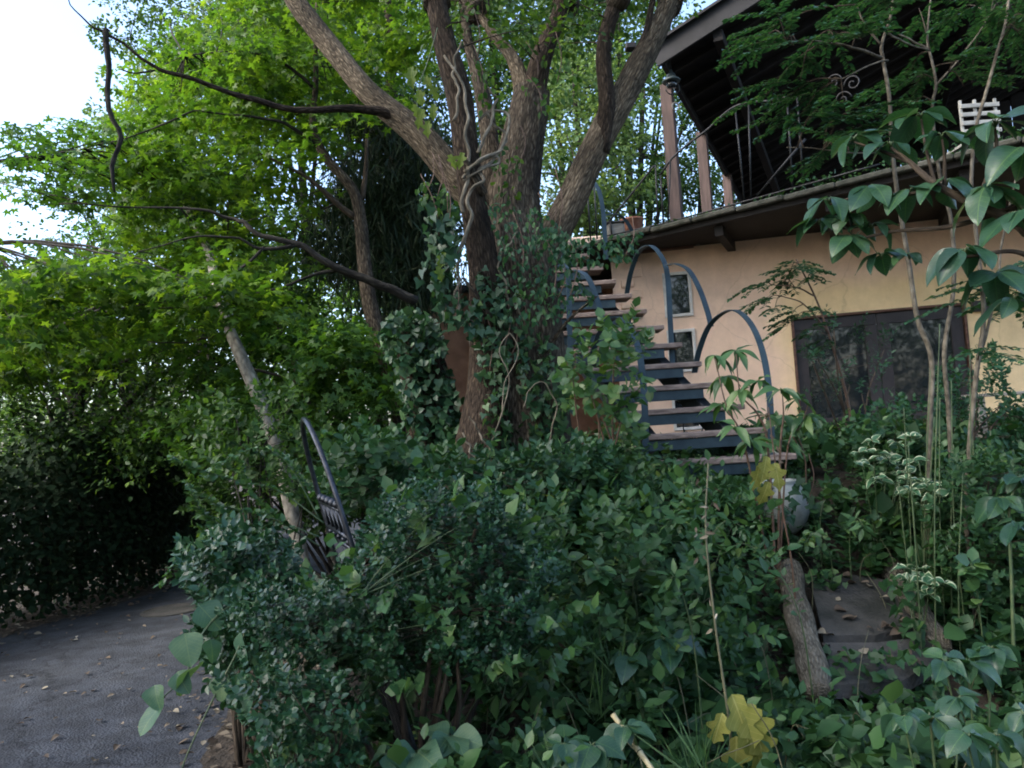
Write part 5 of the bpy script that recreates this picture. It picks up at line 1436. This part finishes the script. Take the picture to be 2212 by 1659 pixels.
# ---- single-leaf plants ----------------------------------------------------
def single_plant(name, label, cat, base, whorls, me_list, stem_mat, petiole=.25, droop=.75, stem_paths=(), leaf_name='leaf', per=(8, 11), tilt=.5, scale=(.6, 1.25), face=(0, -.4, .6), group=None):
    o = thing(name, label, cat, group, tuple(base))
    for pth, ra, rb in stem_paths:
        p = smooth_path(pth, 26)
        MB().tube(p, np.linspace(ra, rb, 26), 8, .08).build('stem', M[stem_mat], o, True)
    pet = MB()
    for (c, sc, dr) in whorls:
        c = np.asarray(c, float); k = random.randint(*per)
        for i in range(k):
            a = 2.4 * i + random.random() * .5
            out = np.array([math.cos(a), math.sin(a) * .9, 0])
            el = random.uniform(-.5, .75) * tilt + .1
            ax_ = nrmz(out * math.cos(el) + np.array([0, 0, math.sin(el)]) + np.asarray(dr) * .5)
            s = sc * random.uniform(*scale)
            p1 = c + ax_ * petiole * s * .5 + np.array([0, 0, .02])
            pet.tube([c, (c + p1) / 2 + np.array([0, 0, .008]), p1], [.004, .003, .0025], 5)
            la = nrmz(ax_ + np.array([0, 0, -droop * random.uniform(.5, 1.6)]))
            nn = np.array([0, 0, .8]) + np.asarray(face) * .8 + np.array([random.gauss(0, .4), random.gauss(0, .4), 0])
            put_leaf(random.choice(me_list), leaf_name, p1, la, nn, s, o)
    if pet.v: pet.build('petioles', M['stem'], o, True, 'stuff')
    return o

big = [leaf_mesh('leaf', elli, M['bigleaf'], 1.0, seed=20 + k) for k in range(9)]
YB = 3.0
W = [(1845, 305, 3.1, .19), (1925, 318, 3.0, .20), (2035, 300, 2.9, .21), (2150, 275, 2.8, .23), (1792, 440, 3.1, .185), (1880, 415, 3.05, .19), (2045, 400, 2.9, .21), (2135, 415, 2.8, .23),
     (1835, 520, 3.1, .17), (2085, 552, 2.7, .23), (2215, 330, 2.75, .24), (2210, 470, 2.7, .24), (1965, 420, 3.0, .2), (1990, 255, 3.0, .2), (1885, 495, 3.1, .17), (1965, 560, 3.1, .13), (2150, 600, 2.75, .2), (2190, 655, 2.7, .2), (1770, 485, 3.15, .16), (1830, 475, 3.1, .17), (1905, 560, 3.1, .14)]
bw = [(P(a, b, c), s * .66, (random.uniform(-.3, .1), -.2, 0)) for a, b, c, s in W]
bp = lambda *q: [P(*k) for k in q]
single_plant('broadleaf_tree', 'small tree with very large glossy leaves overhanging the wall on the right', 'tree', P(2330, 1300, 2.9) * np.array([1, 1, 0]) + np.array([0, 0, .1]), bw, big, 'twig', per=(5, 8), stem_paths=[
    (bp((2330, 1600, 2.9), (2320, 1000, 2.9), (2290, 620, 2.85), (2212, 495, 2.8), (2110, 445, 2.85), (2020, 398, 2.9), (1965, 350, 2.95), (1925, 320, 3.0)), .03, .006),
    (bp((2280, 600, 2.85), (2200, 545, 2.75), (2085, 555, 2.7)), .012, .005), (bp((2212, 440, 2.8), (2060, 488, 2.95), (1930, 500, 3.05), (1835, 522, 3.1)), .012, .004),
    (bp((2030, 402, 2.9), (1960, 420, 3.0), (1880, 418, 3.05), (1792, 442, 3.1)), .009, .004), (bp((1965, 350, 2.95), (1900, 325, 3.05), (1845, 307, 3.1)), .008, .004),
    (bp((2110, 445, 2.85), (2150, 330, 2.8), (2150, 278, 2.8)), .010, .004), (bp((2040, 405, 2.9), (2040, 340, 2.9), (2035, 302, 2.9)), .008, .004), (bp((2250, 540, 2.8), (2225, 420, 2.75), (2215, 332, 2.75)), .010, .004),
    (bp((2020, 398, 2.9), (2000, 320, 2.95), (1990, 258, 3.0)), .007, .004), (bp((2110, 445, 2.85), (2125, 430, 2.82), (2135, 417, 2.8)), .007, .004), (bp((2260, 560, 2.8), (2230, 510, 2.72), (2210, 472, 2.7)), .009, .004)])
single_plant('broadleaf_sapling', 'broad leaved sapling rising from the thicket on the right', 'shrub', P(2190, 1420, 3.4) * np.array([1, 1, 0]) + np.array([0, 0, float(ground_z(2.1, 3.4))]),
             [(P(2165, 1085, 3.4), .12, (-.2, -.2, -.1)), (P(2200, 1040, 3.4), .11, (0, -.2, 0)), (P(2195, 1140, 3.3), .11, (0, -.2, 0))], big, 'stem', stem_paths=[(bp((2190, 1420, 3.4), (2185, 1250, 3.4), (2180, 1100, 3.4), (2200, 1040, 3.4)), .008, .004)])

# ---- lance-leaved shrub at the stair foot
lan_ = [leaf_mesh('leaf', lanc, M['fresh'], 1.0, seed=40 + k) for k in range(6)]
SH = [(1545, 775), (1568, 820), (1590, 765), (1600, 850), (1560, 880), (1640, 830), (1688, 850), (1700, 905), (1655, 905), (1725, 870), (1745, 905), (1590, 930), (1690, 960), (1625, 960)]
sb_ = P(1660, 1080, 5.0); sb_[2] = float(ground_z(sb_[0], sb_[1]))
single_plant('lance_leaf_shrub', 'upright shrub with narrow pointed leaves at the foot of the stair rail', 'shrub', sb_, [(P(a, b, 5.0 + random.uniform(-.25, .25)), .15, (0, -.2, .35)) for a, b in SH], lan_, 'redstem',
             stem_paths=[([sb_, P(1660, 980, 5.0), P(1640, 900, 5.0), P(1600, 850, 5.0), P(1590, 765, 5.0)], .010, .003), ([sb_, P(1685, 990, 5.0), P(1692, 900, 5.0), P(1690, 850, 5.0)], .010, .003), ([sb_, P(1610, 970, 5.0), P(1570, 880, 5.0), P(1545, 775, 5.0)], .008, .003), ([sb_, P(1700, 980, 5.0), P(1730, 920, 5.0), P(1745, 875, 5.0)], .007, .003)], per=(7, 10), petiole=.1, tilt=.8)

# ---- heart-leaved vine hanging over the road edge
ht = [leaf_mesh('leaf', hart, M['heartleaf'], 1.0, seed=60 + k) for k in range(6)]
hv = thing('heart_leaf_vine', 'vine with large pale heart shaped leaves trailing over the road edge', 'vine', loc=(-1.35, 3.6, .02))
vp = smooth_path(bp((560, 1270, 3.6), (470, 1330, 3.4), (420, 1400, 3.3), (400, 1460, 3.25), (340, 1520, 3.2), (335, 1560, 3.2)), 30)
MB().tube(vp, np.linspace(.006, .002, 30), 6).build('stem', M['stem'], hv, True)
vp2 = smooth_path(bp((560, 1270, 3.6), (520, 1390, 3.3), (470, 1490, 3.2), (400, 1640, 3.1), (-1e-9 + 390, 1700, 3.1)), 30)
MB().tube(vp2, np.linspace(.006, .002, 30), 6).build('stem', M['stem'], hv, True)
for (px, py, Y, s) in [(430, 1330, 3.4, .15), (400, 1390, 3.3, .14), (455, 1400, 3.3, .12), (500, 1330, 3.4, .15), (520, 1385, 3.3, .12), (430, 1460, 3.25, .15), (385, 1470, 3.25, .12), (480, 1480, 3.2, .12), (335, 1500, 3.2, .12), (350, 1545, 3.2, .13), (545, 1340, 3.4, .11), (560, 1430, 3.3, .13), (600, 1460, 3.2, .11), (545, 1520, 3.1, .11), (620, 1410, 3.3, .12), (470, 1290, 3.5, .11), (520, 1470, 3.2, .1)]:
    q = P(px, py, Y)
    put_leaf(random.choice(ht), 'leaf', q + (0, 0, s * .3), (random.uniform(-.8, .8), random.uniform(-.6, .3), -.7), (random.uniform(-.8, .5), random.uniform(-.8, .1), .9), s * random.uniform(.75, 1.1), hv)

# ---- arching canes over the gate shrubs
cn = thing('arching_bramble', 'thin arching bramble canes with small leaves left of the gate arch', 'bramble', loc=tuple(P(640, 1200, 4.4) * np.array([1, 1, 0]) + np.array([0, 0, .1])))
canes = [[(690, 1120, 4.4), (620, 1000, 4.4), (560, 968, 4.4), (480, 1000, 4.3), (440, 1030, 4.2)], [(700, 1130, 4.3), (600, 1060, 4.3), (500, 1035, 4.2), (420, 1010, 4.1), (370, 990, 4.1)], [(690, 1160, 4.2), (560, 1110, 4.2), (470, 1090, 4.1), (400, 1040, 4.0)], [(720, 1100, 4.5), (640, 1020, 4.5), (600, 980, 4.5), (530, 975, 4.4)],
         [(640, 1170, 4.2), (500, 1140, 4.1), (440, 1110, 4.1), (410, 1060, 4.1)], [(760, 1080, 4.6), (780, 1000, 4.6), (740, 950, 4.6), (700, 940, 4.6)], [(690, 1180, 4.2), (600, 1120, 4.1), (540, 1060, 4.1), (520, 1000, 4.1)], [(640, 1180, 4.1), (540, 1150, 4.0), (450, 1160, 3.9), (390, 1200, 3.9), (350, 1260, 3.9)]]
lp, la, ln = [], [], []
for c_ in canes:
    p = smooth_path(bp(*c_), 60)
    MB().tube(p, np.linspace(.005, .0018, 60), 5).build('cane', M['stem'], cn, True)
    for i in range(10, 60):
        for s in (-1, 1):
            t_ = p[i] - p[i - 1]
            sd = nrmz(np.cross(t_, (0, 0, 1))) * s
            lp.append(p[i]); la.append(sd + nrmz(t_) * .5 + rng.normal(size=3) * .35); ln.append(np.array([0, -.3, 1]) + rng.normal(size=3) * .4)
lp, la, ln = map(np.array, (lp, la, ln))
leaves('foliage', lp, la, ln, rng.uniform(.025, .065, len(lp)), 'ovate', M['fresh'], cn, rng.beta(1.6, 1.6, len(lp)))

# ---- yellowing lobed leaves on tall stalks
M['stalk'] = plain_mat('pale_stalk', (.05, .055, .026), (.12, .11, .06), 30, .6)
oak = [leaf_mesh('leaf', oakl, M['yellow'], 1.0, 30, 80 + k) for k in range(5)]
for lb, base_, pth, lv in (('tall stalk with drooping yellow lobed leaves in front of the bank', (1545, 1790, 3.0), [(1575, 1640, 3.0), (1575, 1560, 3.0), (1545, 1350, 3.05), (1525, 1150, 3.1), (1530, 1000, 3.15)], [(1580, 1500, .22), (1610, 1520, .21), (1560, 1540, .13), (1625, 1560, .20), (1590, 1590, .18)]),
                           ('thorny dark stalk with yellow lobed leaves in front of the white pot', (1720, 1330, 4.6), [(1712, 1230, 4.6), (1690, 1100, 4.6), (1672, 980, 4.6), (1660, 880, 4.6)], [(1655, 985, .16), (1640, 1005, .15), (1672, 1000, .16), (1660, 1040, .15)])):
    bs = P(*base_); bs[2] = float(ground_z(bs[0], bs[1]))
    o = thing('yellow_leaf_plant', lb, 'plant', loc=tuple(bs))
    p = smooth_path([bs] + bp(*pth), 40)
    MB().tube(p, np.linspace(.007, .003, 40), 8, .1).build('stalk', M['stalk'] if 'drooping' in lb else M['redstem'], o, True)
    for (a, b, s) in lv:
        put_leaf(random.choice(oak), 'leaf', P(a, b, pth[1][2] - .06), (random.uniform(-.4, .4), random.uniform(-.3, .1), -1), (random.uniform(-.5, .5), -1, .25), s, o)
    n = 26; i = rng.integers(24, 39, n)
    leaves('withered_leaves', p[i] + rng.normal(size=(n, 3)) * .02, rng.normal(size=(n, 3)) + (0, 0, -.6), rng.normal(size=(n, 3)) + (0, -.6, 0), rng.uniform(.02, .045, n), 'lance', M['litter'], o)

# ---- variegated shrubs
M['varieg'] = leaf_mat('variegated_leaf', [(0, (.035, .10, .045)), (.55, (.05, .13, .055)), (.75, (.42, .48, .30)), (1, (.58, .60, .42))], .4, .2, (1.1, 1.1, .8), .5)
def varieg_mesh(seed):
    me = leaf_mesh('leaf', ovat, M['varieg'], 1.0, seed=seed)
    n = len(me.vertices)
    vals = np.array([.1 if k in (1, 2, 3) else 1.0 for _ in range(n // 5) for k in range(5)], np.float32)
    me.attributes['tint'].data.foreach_set('value', vals)
    return me
vg = [varieg_mesh(100 + k) for k in range(4)]
def vg_plant(lb, ctr, poly, Y0, Y1, nw, sz):
    bs = P(*ctr); bs[2] = float(ground_z(bs[0], bs[1]))
    cs = region(poly, Y0, Y1, nw)
    single_plant('variegated_shrub', lb, 'shrub', bs, [(c_, sz, (0, -.2, .25)) for c_ in cs], vg, 'stem', petiole=.1, per=(5, 7), tilt=.8, droop=.15,
                 stem_paths=[([bs, (bs + c_) / 2 + np.array([0, .03, .05]), c_], .006, .003) for c_ in cs[::2]])
vg_plant('cream edged variegated shrub below the window shutters', (1905, 1150, 5.2), [(1850, 960), (1900, 930), (1985, 960), (1990, 1060), (1920, 1090), (1860, 1020)], 4.9, 5.3, 20, .075)
vg_plant('smaller cream edged variegated shrub among the horsetail stems', (1995, 1190, 4.9), [(1960, 1040), (2030, 1040), (2040, 1110), (1980, 1120)], 4.7, 5.0, 9, .07)
vg_plant('small variegated plant at the end of the half buried log', (1990, 1330, 4.4), [(1900, 1190), (1960, 1200), (2060, 1260), (2020, 1310), (1960, 1290)], 4.35, 4.7, 7, .075)

# ---- horsetail stems
hs = thing('horsetail_clump', 'clump of thin jointed green horsetail stems in front of the window', 'plant', loc=tuple(P(2010, 1380, 4.5) * np.array([1, 1, 0]) + np.array([0, 0, .5])))
for (x0_, x1_, y1_) in [(1972, 1952, 880), (1978, 1962, 960), (1990, 2010, 800), (2010, 2018, 900), (2035, 2030, 860), (2050, 2060, 960), (2070, 2055, 820), (2090, 2100, 900), (2110, 2095, 760), (2125, 2140, 930), (2025, 1985, 1000), (2060, 2080, 1020), (1985, 1940, 1040), (2005, 2030, 700)]:
    Yh = random.uniform(4.3, 4.9)
    b0 = P(x0_, 1320, Yh); b0[2] = float(ground_z(b0[0], b0[1])) - .03
    b1 = P(x1_, y1_, Yh)
    p = smooth_path([b0, (b0 + b1) / 2 + (random.uniform(-.03, .03), 0, 0), b1], 22)
    rr = np.array([.0034 if i % 3 else .0047 for i in range(22)]); rr[-3:] *= .6
    MB().tube(p, rr, 6).build('stem', M['stem'], hs, True)

# ---- saplings on the right with fine sprays of leaves
def spray(paths, n, sz):
    lp, la, ln = [], [], []
    for p in paths:
        L = len(p)
        for i in range(2, L):
            t_ = nrmz(p[i] - p[i - 1])
            for s in (-1, 1):
                sd = nrmz(np.cross(t_, (0, 0, 1))) * s
                lp.append(p[i] + rng.normal(size=3) * .003); la.append(sd + t_ * .55 + rng.normal(size=3) * .15 - np.array([0, 0, .1])); ln.append(np.array([0, 0, 1]) + rng.normal(size=3) * .22)
    return map(np.array, (lp, la, ln))
def sapling(name, label, trunk, extra, polys, nsp, sz, bark='saplingbark', mat='sapling', L=(.25, .5)):
    b0 = P(*trunk[0][:3]); g0 = float(ground_z(b0[0], b0[1]))
    o = thing(name, label, 'tree', loc=(b0[0], b0[1], g0))
    p, r = limb_px(trunk); r = r * .72
    if b0[2] > g0:
        low = np.linspace([b0[0], b0[1], g0 - .05], b0, 8)[:-1]
        p = np.vstack([low, p]); r = np.concatenate([np.full(7, r[0]), r])
    MB().tube(p, r, 12, .06).build('trunk', M[bark], o, True)
    lm = [p]
    for e in extra: lm.append(add_limb('branch', e, M[bark], o, 8, .06, .01))
    al = np.vstack(lm); tw_ = MB(); sub = []
    for poly, Y0, Y1, k in polys:
        for c_ in region(poly, Y0, Y1, k):
            q = al[np.argmin(np.linalg.norm(al - c_, axis=1))]
            main = smooth_path([q, (q + c_) / 2 + np.array([0, 0, .05]), c_], 10)
            tw_.tube(main, np.linspace(.005, .002, 10), 5)
            d = nrmz((c_ - q) * np.array([1, 1, .4]) + np.array([random.uniform(-.1, .1), random.uniform(-.1, .1), 0]))
            for a in (-.75, -.3, .15, .6):
                dd = np.array([d[0] * math.cos(a) - d[1] * math.sin(a), d[0] * math.sin(a) + d[1] * math.cos(a), random.uniform(-.22, .12)])
                ln_ = random.uniform(*L)
                st_ = main[random.randint(4, 9)]
                sp = st_ + np.linspace(0, 1, int(ln_ / (sz * .42)))[:, None] * dd * ln_ + np.linspace(0, 1, int(ln_ / (sz * .42)))[:, None] ** 2 * np.array([0, 0, -.06])
                if len(sp) > 3:
                    sub.append(sp); tw_.tube(sp, .0014, 4)
    tw_.build('twigs', M['twig'], o, True, 'stuff')
    lp, la, ln = spray(sub, 0, sz)
    leaves('foliage', lp, la, ln, sz * rng.uniform(.7, 1.25, len(lp)), 'ovate', M[mat], o, rng.beta(1.4, 1.8, len(lp)))
    return o
sapling('slender_sapling', 'slender pale stemmed sapling rising past the terrace roof', [(2004, 1180, 5.0, 20), (2008, 930, 5.0, 20), (2012, 775, 5.0, 19), (1982, 690, 5.0, 18), (1962, 560, 5.0, 17), (1940, 430, 5.0, 16), (1926, 310, 5.0, 15), (1921, 210, 5.0, 14), (1908, 130, 5.0, 13), (1905, 95, 5.0, 12), (1925, 30, 5.0, 10), (1930, -40, 5.0, 9)],
        [[(1905, 125, 5, 8), (1850, 105, 4.9, 7), (1780, 90, 4.8, 5), (1700, 88, 4.7, 3)], [(1903, 98, 5, 7), (1870, 55, 5, 5), (1850, 10, 5, 4)], [(1918, 130, 5, 5), (1880, 140, 4.9, 4), (1820, 170, 4.8, 3)], [(1915, 70, 5, 6), (1960, 95, 5.1, 5), (2010, 110, 5.2, 4)], [(1930, 330, 5, 6), (1850, 330, 4.9, 4), (1740, 320, 4.8, 3), (1700, 320, 4.8, 2)]],
        [([(1560, 70), (1640, 20), (1800, -20), (2000, -20), (2000, 50), (1850, 90), (1700, 110)], 4.5, 5.6, 15), ([(1640, 190), (1740, 150), (1850, 150), (1860, 230), (1750, 260), (1660, 270)], 4.5, 5.4, 9), ([(1740, 240), (1850, 250), (1830, 330), (1760, 310)], 4.6, 5.2, 6)], 6, .042)
sapling('slender_sapling', 'second pale sapling close behind the large glossy leaves', [(2060, 1150, 5.3, 17), (2050, 900, 5.3, 17), (2040, 760, 5.3, 16), (2060, 620, 5.3, 15), (2055, 480, 5.3, 14), (2030, 380, 5.3, 13), (2014, 240, 5.3, 12), (2022, 185, 5.3, 11), (2014, 135, 5.3, 9), (2003, 85, 5.3, 8), (2010, 0, 5.3, 6)],
        [[(2022, 185, 5.3, 6), (2060, 140, 5.3, 5), (2100, 90, 5.3, 4), (2140, 30, 5.3, 3)], [(2010, 110, 5.3, 6), (1965, 85, 5.3, 5), (1930, 68, 5.3, 4)]],
        [([(1960, 140), (2080, 100), (2140, 160), (2080, 220), (1960, 240)], 5.0, 5.8, 7), ([(2000, -20), (2200, -20), (2200, 80), (2060, 80)], 5.0, 6.0, 8)], 6, .042)
sapling('leaning_sapling', 'leaning bare stemmed sapling at the right end of the terrace', [(2085, 1120, 4.7, 16), (2095, 950, 4.7, 17), (2110, 800, 4.7, 17), (2125, 680, 4.7, 16), (2110, 520, 4.7, 14), (2098, 400, 4.7, 14), (2108, 280, 4.7, 13), (2130, 200, 4.7, 12), (2155, 110, 4.7, 11), (2172, 50, 4.7, 10), (2182, -30, 4.7, 9)],
        [[(2118, 700, 4.7, 9), (2170, 620, 4.7, 7), (2230, 580, 4.7, 5)], [(2112, 780, 4.7, 9), (2150, 640, 4.75, 7), (2165, 520, 4.8, 6), (2195, 380, 4.8, 4)]],
        [([(2120, -20), (2240, -20), (2240, 120), (2140, 80)], 4.4, 5.2, 9), ([(2100, 560), (2230, 560), (2230, 760), (2120, 760)], 4.4, 5.2, 6)], 6, .045)
sapling('wall_sapling', 'young feather leaved sapling spreading against the peach wall', [(1850, 1000, 7.6, 12), (1830, 860, 7.6, 11), (1790, 720, 7.6, 9), (1760, 640, 7.6, 7), (1720, 560, 7.6, 5)],
        [[(1790, 720, 7.6, 5), (1740, 660, 7.5, 4), (1690, 640, 7.4, 3)], [(1760, 640, 7.6, 5), (1720, 620, 7.5, 4), (1665, 615, 7.4, 2)]],
        [([(1640, 610), (1700, 580), (1790, 560), (1800, 660), (1700, 690), (1650, 680)], 7.2, 7.8, 9), ([(1690, 690), (1800, 690), (1790, 760), (1700, 770)], 7.2, 7.7, 5)], 6, .055, bark='redstem', L=(.18, .34))

# ---- ferns
def fern(label, px, py, Y, n, L):
    b0 = P(px, py, Y); b0[2] = float(ground_z(b0[0], b0[1])) + .08
    o = thing('fern', label, 'fern', loc=tuple(b0))
    for i in range(n):
        a = 2 * math.pi * i / n + random.uniform(-.3, .3)
        d = np.array([math.cos(a), math.sin(a) * .8 - .25, 0])
        t = np.linspace(0, 1, 40)[:, None]
        p = b0 + d * L * t + np.array([0, 0, 1]) * L * (.75 * t - .62 * t ** 2) * random.uniform(.8, 1.2)
        tv, tf = TPL['lance']
        mb = MB(); mb.tube(p, np.linspace(.003, .001, 40), 5)
        lp, la, ln, sz = [], [], [], []
        for j in range(4, 40):
            tn = nrmz(p[j] - p[j - 1]); sd = nrmz(np.cross(tn, (0, 0, 1)))
            for s in (-1, 1):
                lp.append(p[j]); la.append(sd * s + tn * .35 - np.array([0, 0, .15])); ln.append(np.cross(sd, tn)); sz.append(L * .30 * math.sin(math.pi * min(1, (1.02 - j / 40) * .9 + .05)) + .01)
        fr = leaves('frond', np.array(lp), np.array(la), np.array(ln), np.array(sz), 'pinna', M['fresh'], o, np.full(len(lp), random.uniform(.1, .7)), None)
        mb.build('midrib', M['stem'], o, True)
fern('fern with arching fronds beside the thick log', 1600, 1400, 4.0, 8, .32)
fern('small fern in the creeper on the yellow stalk side of the bank', 1470, 1440, 3.9, 7, .26)
fern('fern half hidden in leaves between the bush and the stalk', 1330, 1560, 3.2, 6, .24)

# dark rosette
drk = [leaf_mesh('leaf', ovat, M['bigleaf'], 1.0, seed=140 + k) for k in range(4)]
rb = P(1400, 1420, 3.6); rb[2] = float(ground_z(rb[0], rb[1]))
single_plant('rosette_plant', 'dark blue green rosette of broad leaves in the middle of the bank', 'plant', rb, [(P(1440, 1390, 3.6), .17, (0, -.2, 0)), (P(1360, 1430, 3.5), .12, (0, -.2, 0))], drk, 'stem', stem_paths=[([rb, P(1440, 1392, 3.6)], .008, .006), ([rb, P(1360, 1432, 3.5)], .007, .005)], tilt=.6, petiole=.3)
for k, (px, py, Y, s, lb) in enumerate([(2010, 1560, 2.5, .10, 'large dark leaved plant in the near corner of the bank'), (2150, 1600, 2.3, .10, 'large leaved plant at the outer corner of the bank'), (900, 1640, 2.9, .13, 'pale broad leaved weed by the bush stem'), (1280, 1620, 2.7, .11, 'broad leaved weed beside the dry bamboo cane'), (2090, 1440, 2.9, .12, 'broad leaved weed beyond the log end'), (690, 1600, 2.9, .10, 'glossy pointed leaf plant at the road verge')]):
    c_ = P(px, py, Y); b0 = c_.copy(); b0[2] = float(ground_z(c_[0], c_[1]))
    if c_[2] < b0[2] + .08: c_[2] = b0[2] + .12
    ml = ht if k in (2,) else (lan_ if k == 5 else drk)
    single_plant('broad_weed', lb, 'plant', b0, [(c_, s, (0, -.2, 0)), (c_ + np.array([.12, .05, .03]), s * .8, (0, -.2, 0)), (c_ + np.array([-.1, -.04, .02]), s * .8, (0, -.2, 0))], ml, 'stem', stem_paths=[([b0, c_], .006, .004), ([b0, c_ + np.array([.12, .05, .03])], .005, .003), ([b0, c_ + np.array([-.1, -.04, .02])], .005, .003)], tilt=.7, petiole=.25, per=(7, 9))

# grass tufts
n = 900
cs = np.vstack([region([(1180, 1300), (1330, 1280), (1360, 1420), (1220, 1440)], 3.4, 3.9, 6), region([(1200, 1560), (1350, 1560), (1350, 1659), (1200, 1659)], 2.6, 3, 5), region([(1460, 1540), (1520, 1500), (1540, 1600), (1480, 1640)], 2.8, 3.2, 4), region([(560, 1280), (700, 1240), (700, 1330), (580, 1340)], 3.3, 3.6, 3)])
gp_ = np.repeat(cs, 14, 0); gp_[:, 2] = np.maximum(ground_z(gp_[:, 0], gp_[:, 1]), gp_[:, 2] - .25)
k = len(gp_)
o = leaves('grass', gp_ + rng.normal(size=(k, 3)) * .02, rng.normal(size=(k, 3)) * (.45, .45, .1) + (0, 0, .8), rng.normal(size=(k, 3)) + (0, -1, .6), rng.uniform(.15, .34, k), 'blade', M['grass'], None, rng.beta(1.5, 2, k))
tag(o, 'thin arching grass blades scattered in the creeper', 'grass', kind='stuff')

# dry bamboo cane
cb = thing('bamboo_cane', 'short length of dry pale bamboo cane leaning in the leaves', 'cane', loc=tuple(P(1420, 1660, 2.7)))
a_, b_ = P(1325, 1545, 2.9), P(1450, 1720, 2.6)
p = np.linspace(a_, b_, 30); rr = np.full(30, .009); rr[::7] = .0112
MB().tube(p, rr, 10).build('culm', M['bamboo'], cb, True)
for i in (7, 14, 21): MB().tube([p[i] - (b_ - a_) * .006, p[i] + (b_ - a_) * .006], .0116, 10).build('node', M['stalk'], cb, True)

n = 300
ps = np.vstack([region([(1770, 1410), (1900, 1400), (2040, 1390), (2050, 1500), (1790, 1520)], 4.05, 4.35, 150), region([(1900, 1240), (1960, 1250), (2030, 1400), (1960, 1420), (1930, 1340)], 4.3, 4.9, 110), region([(1740, 1240), (1800, 1225), (1830, 1260), (1760, 1290)], 4.85, 5.05, 40)])
o = leaves('slab_creeper', ps, rng.normal(size=(n, 3)) + (0, -.4, -.2), up_normals(n, .5) + (0, -.4, 0), rng.uniform(.035, .075, n), 'heart', M['cover'], None, rng.beta(1.4, 1.8, n))
tag(o, 'creeper shoots spreading over the slab steps', 'creeper')
# dry stalks and runners through the bank
mb = MB()
for k in range(45):
    q = region([(1000, 1100), (1500, 1080), (2150, 1200), (2150, 1650), (900, 1650), (1000, 1400)], 2.6, 5.2, 1)[0]
    q[2] = float(ground_z(q[0], q[1])) + random.uniform(.05, .3)
    d = np.array([random.uniform(-.3, .3), random.uniform(-.2, .2), random.uniform(.05, .4)])
    mb.tube(smooth_path([q - (0, 0, .15), q + d * .4 + np.array([random.uniform(-.05, .05), 0, .05]), q + d], 9), np.linspace(.0035, .0015, 9), 5)
o = mb.build('dry_stalks', M['stalk'], None, True, 'stuff')
tag(o, 'thin dry stalks and runners threading through the creeper on the bank', 'stalks')
# pale dead leaves lying on the slab steps
pl = [leaf_mesh('pale_leaf', ovat, M['litter'], .085, seed=170 + k) for k in range(5)]
for k in range(34):
    px, py = random.uniform(1765, 2000), random.uniform(1250, 1440)
    Yl = np.interp(py, [1240, 1370, 1480], [5.1, 4.5, 4.05])
    q = P(px, py, Yl)
    a = random.uniform(0, 6.28)
    o = put_leaf(random.choice(pl), 'dead_leaf', q + (0, 0, .02), (math.cos(a), math.sin(a), random.uniform(-.1, .3)), (random.uniform(-.5, .5), random.uniform(-.7, .1), 1), random.uniform(.35, .95))
    tag(o, 'pale curled dead leaf lying on the dark slab steps', 'leaf', 'dead leaves on the slab steps')

# big yellow-green leaves hanging on the vine in the upper fork
yl = thing('hanging_vine', 'vine with broad yellow green leaves hanging by the dark stem of the old tree', 'vine', loc=tuple(P(940, 100, 5.8)))
MB().tube(smooth_path(bp((945, 60, 5.85), (925, 130, 5.8), (905, 190, 5.8), (900, 260, 5.8)), 20), .004, 6).build('stem', M['stem'], yl, True)
M['limeleaf'] = leaf_mat('lime_leaf', [(0, (.08, .14, .025)), (1, (.20, .26, .04))], .5, .5, (1.4, 1.4, .6), .25, True)
lime = [leaf_mesh('leaf', oakl, M['limeleaf'], 1.0, 30, 190 + k) for k in range(4)]
for (a, b, s) in [(888, 145, .17), (920, 165, .12), (905, 195, .13), (930, 185, .12), (915, 235, .15), (938, 225, .13), (895, 225, .11), (925, 262, .13), (970, 335, .12), (960, 545, .13), (945, 575, .12), (1000, 330, .13)]:
    put_leaf(random.choice(lime), 'leaf', P(a, b, 5.78), (random.uniform(-.5, .5), -.2, -1), (random.uniform(-.6, .4), -1, .4), s, yl)
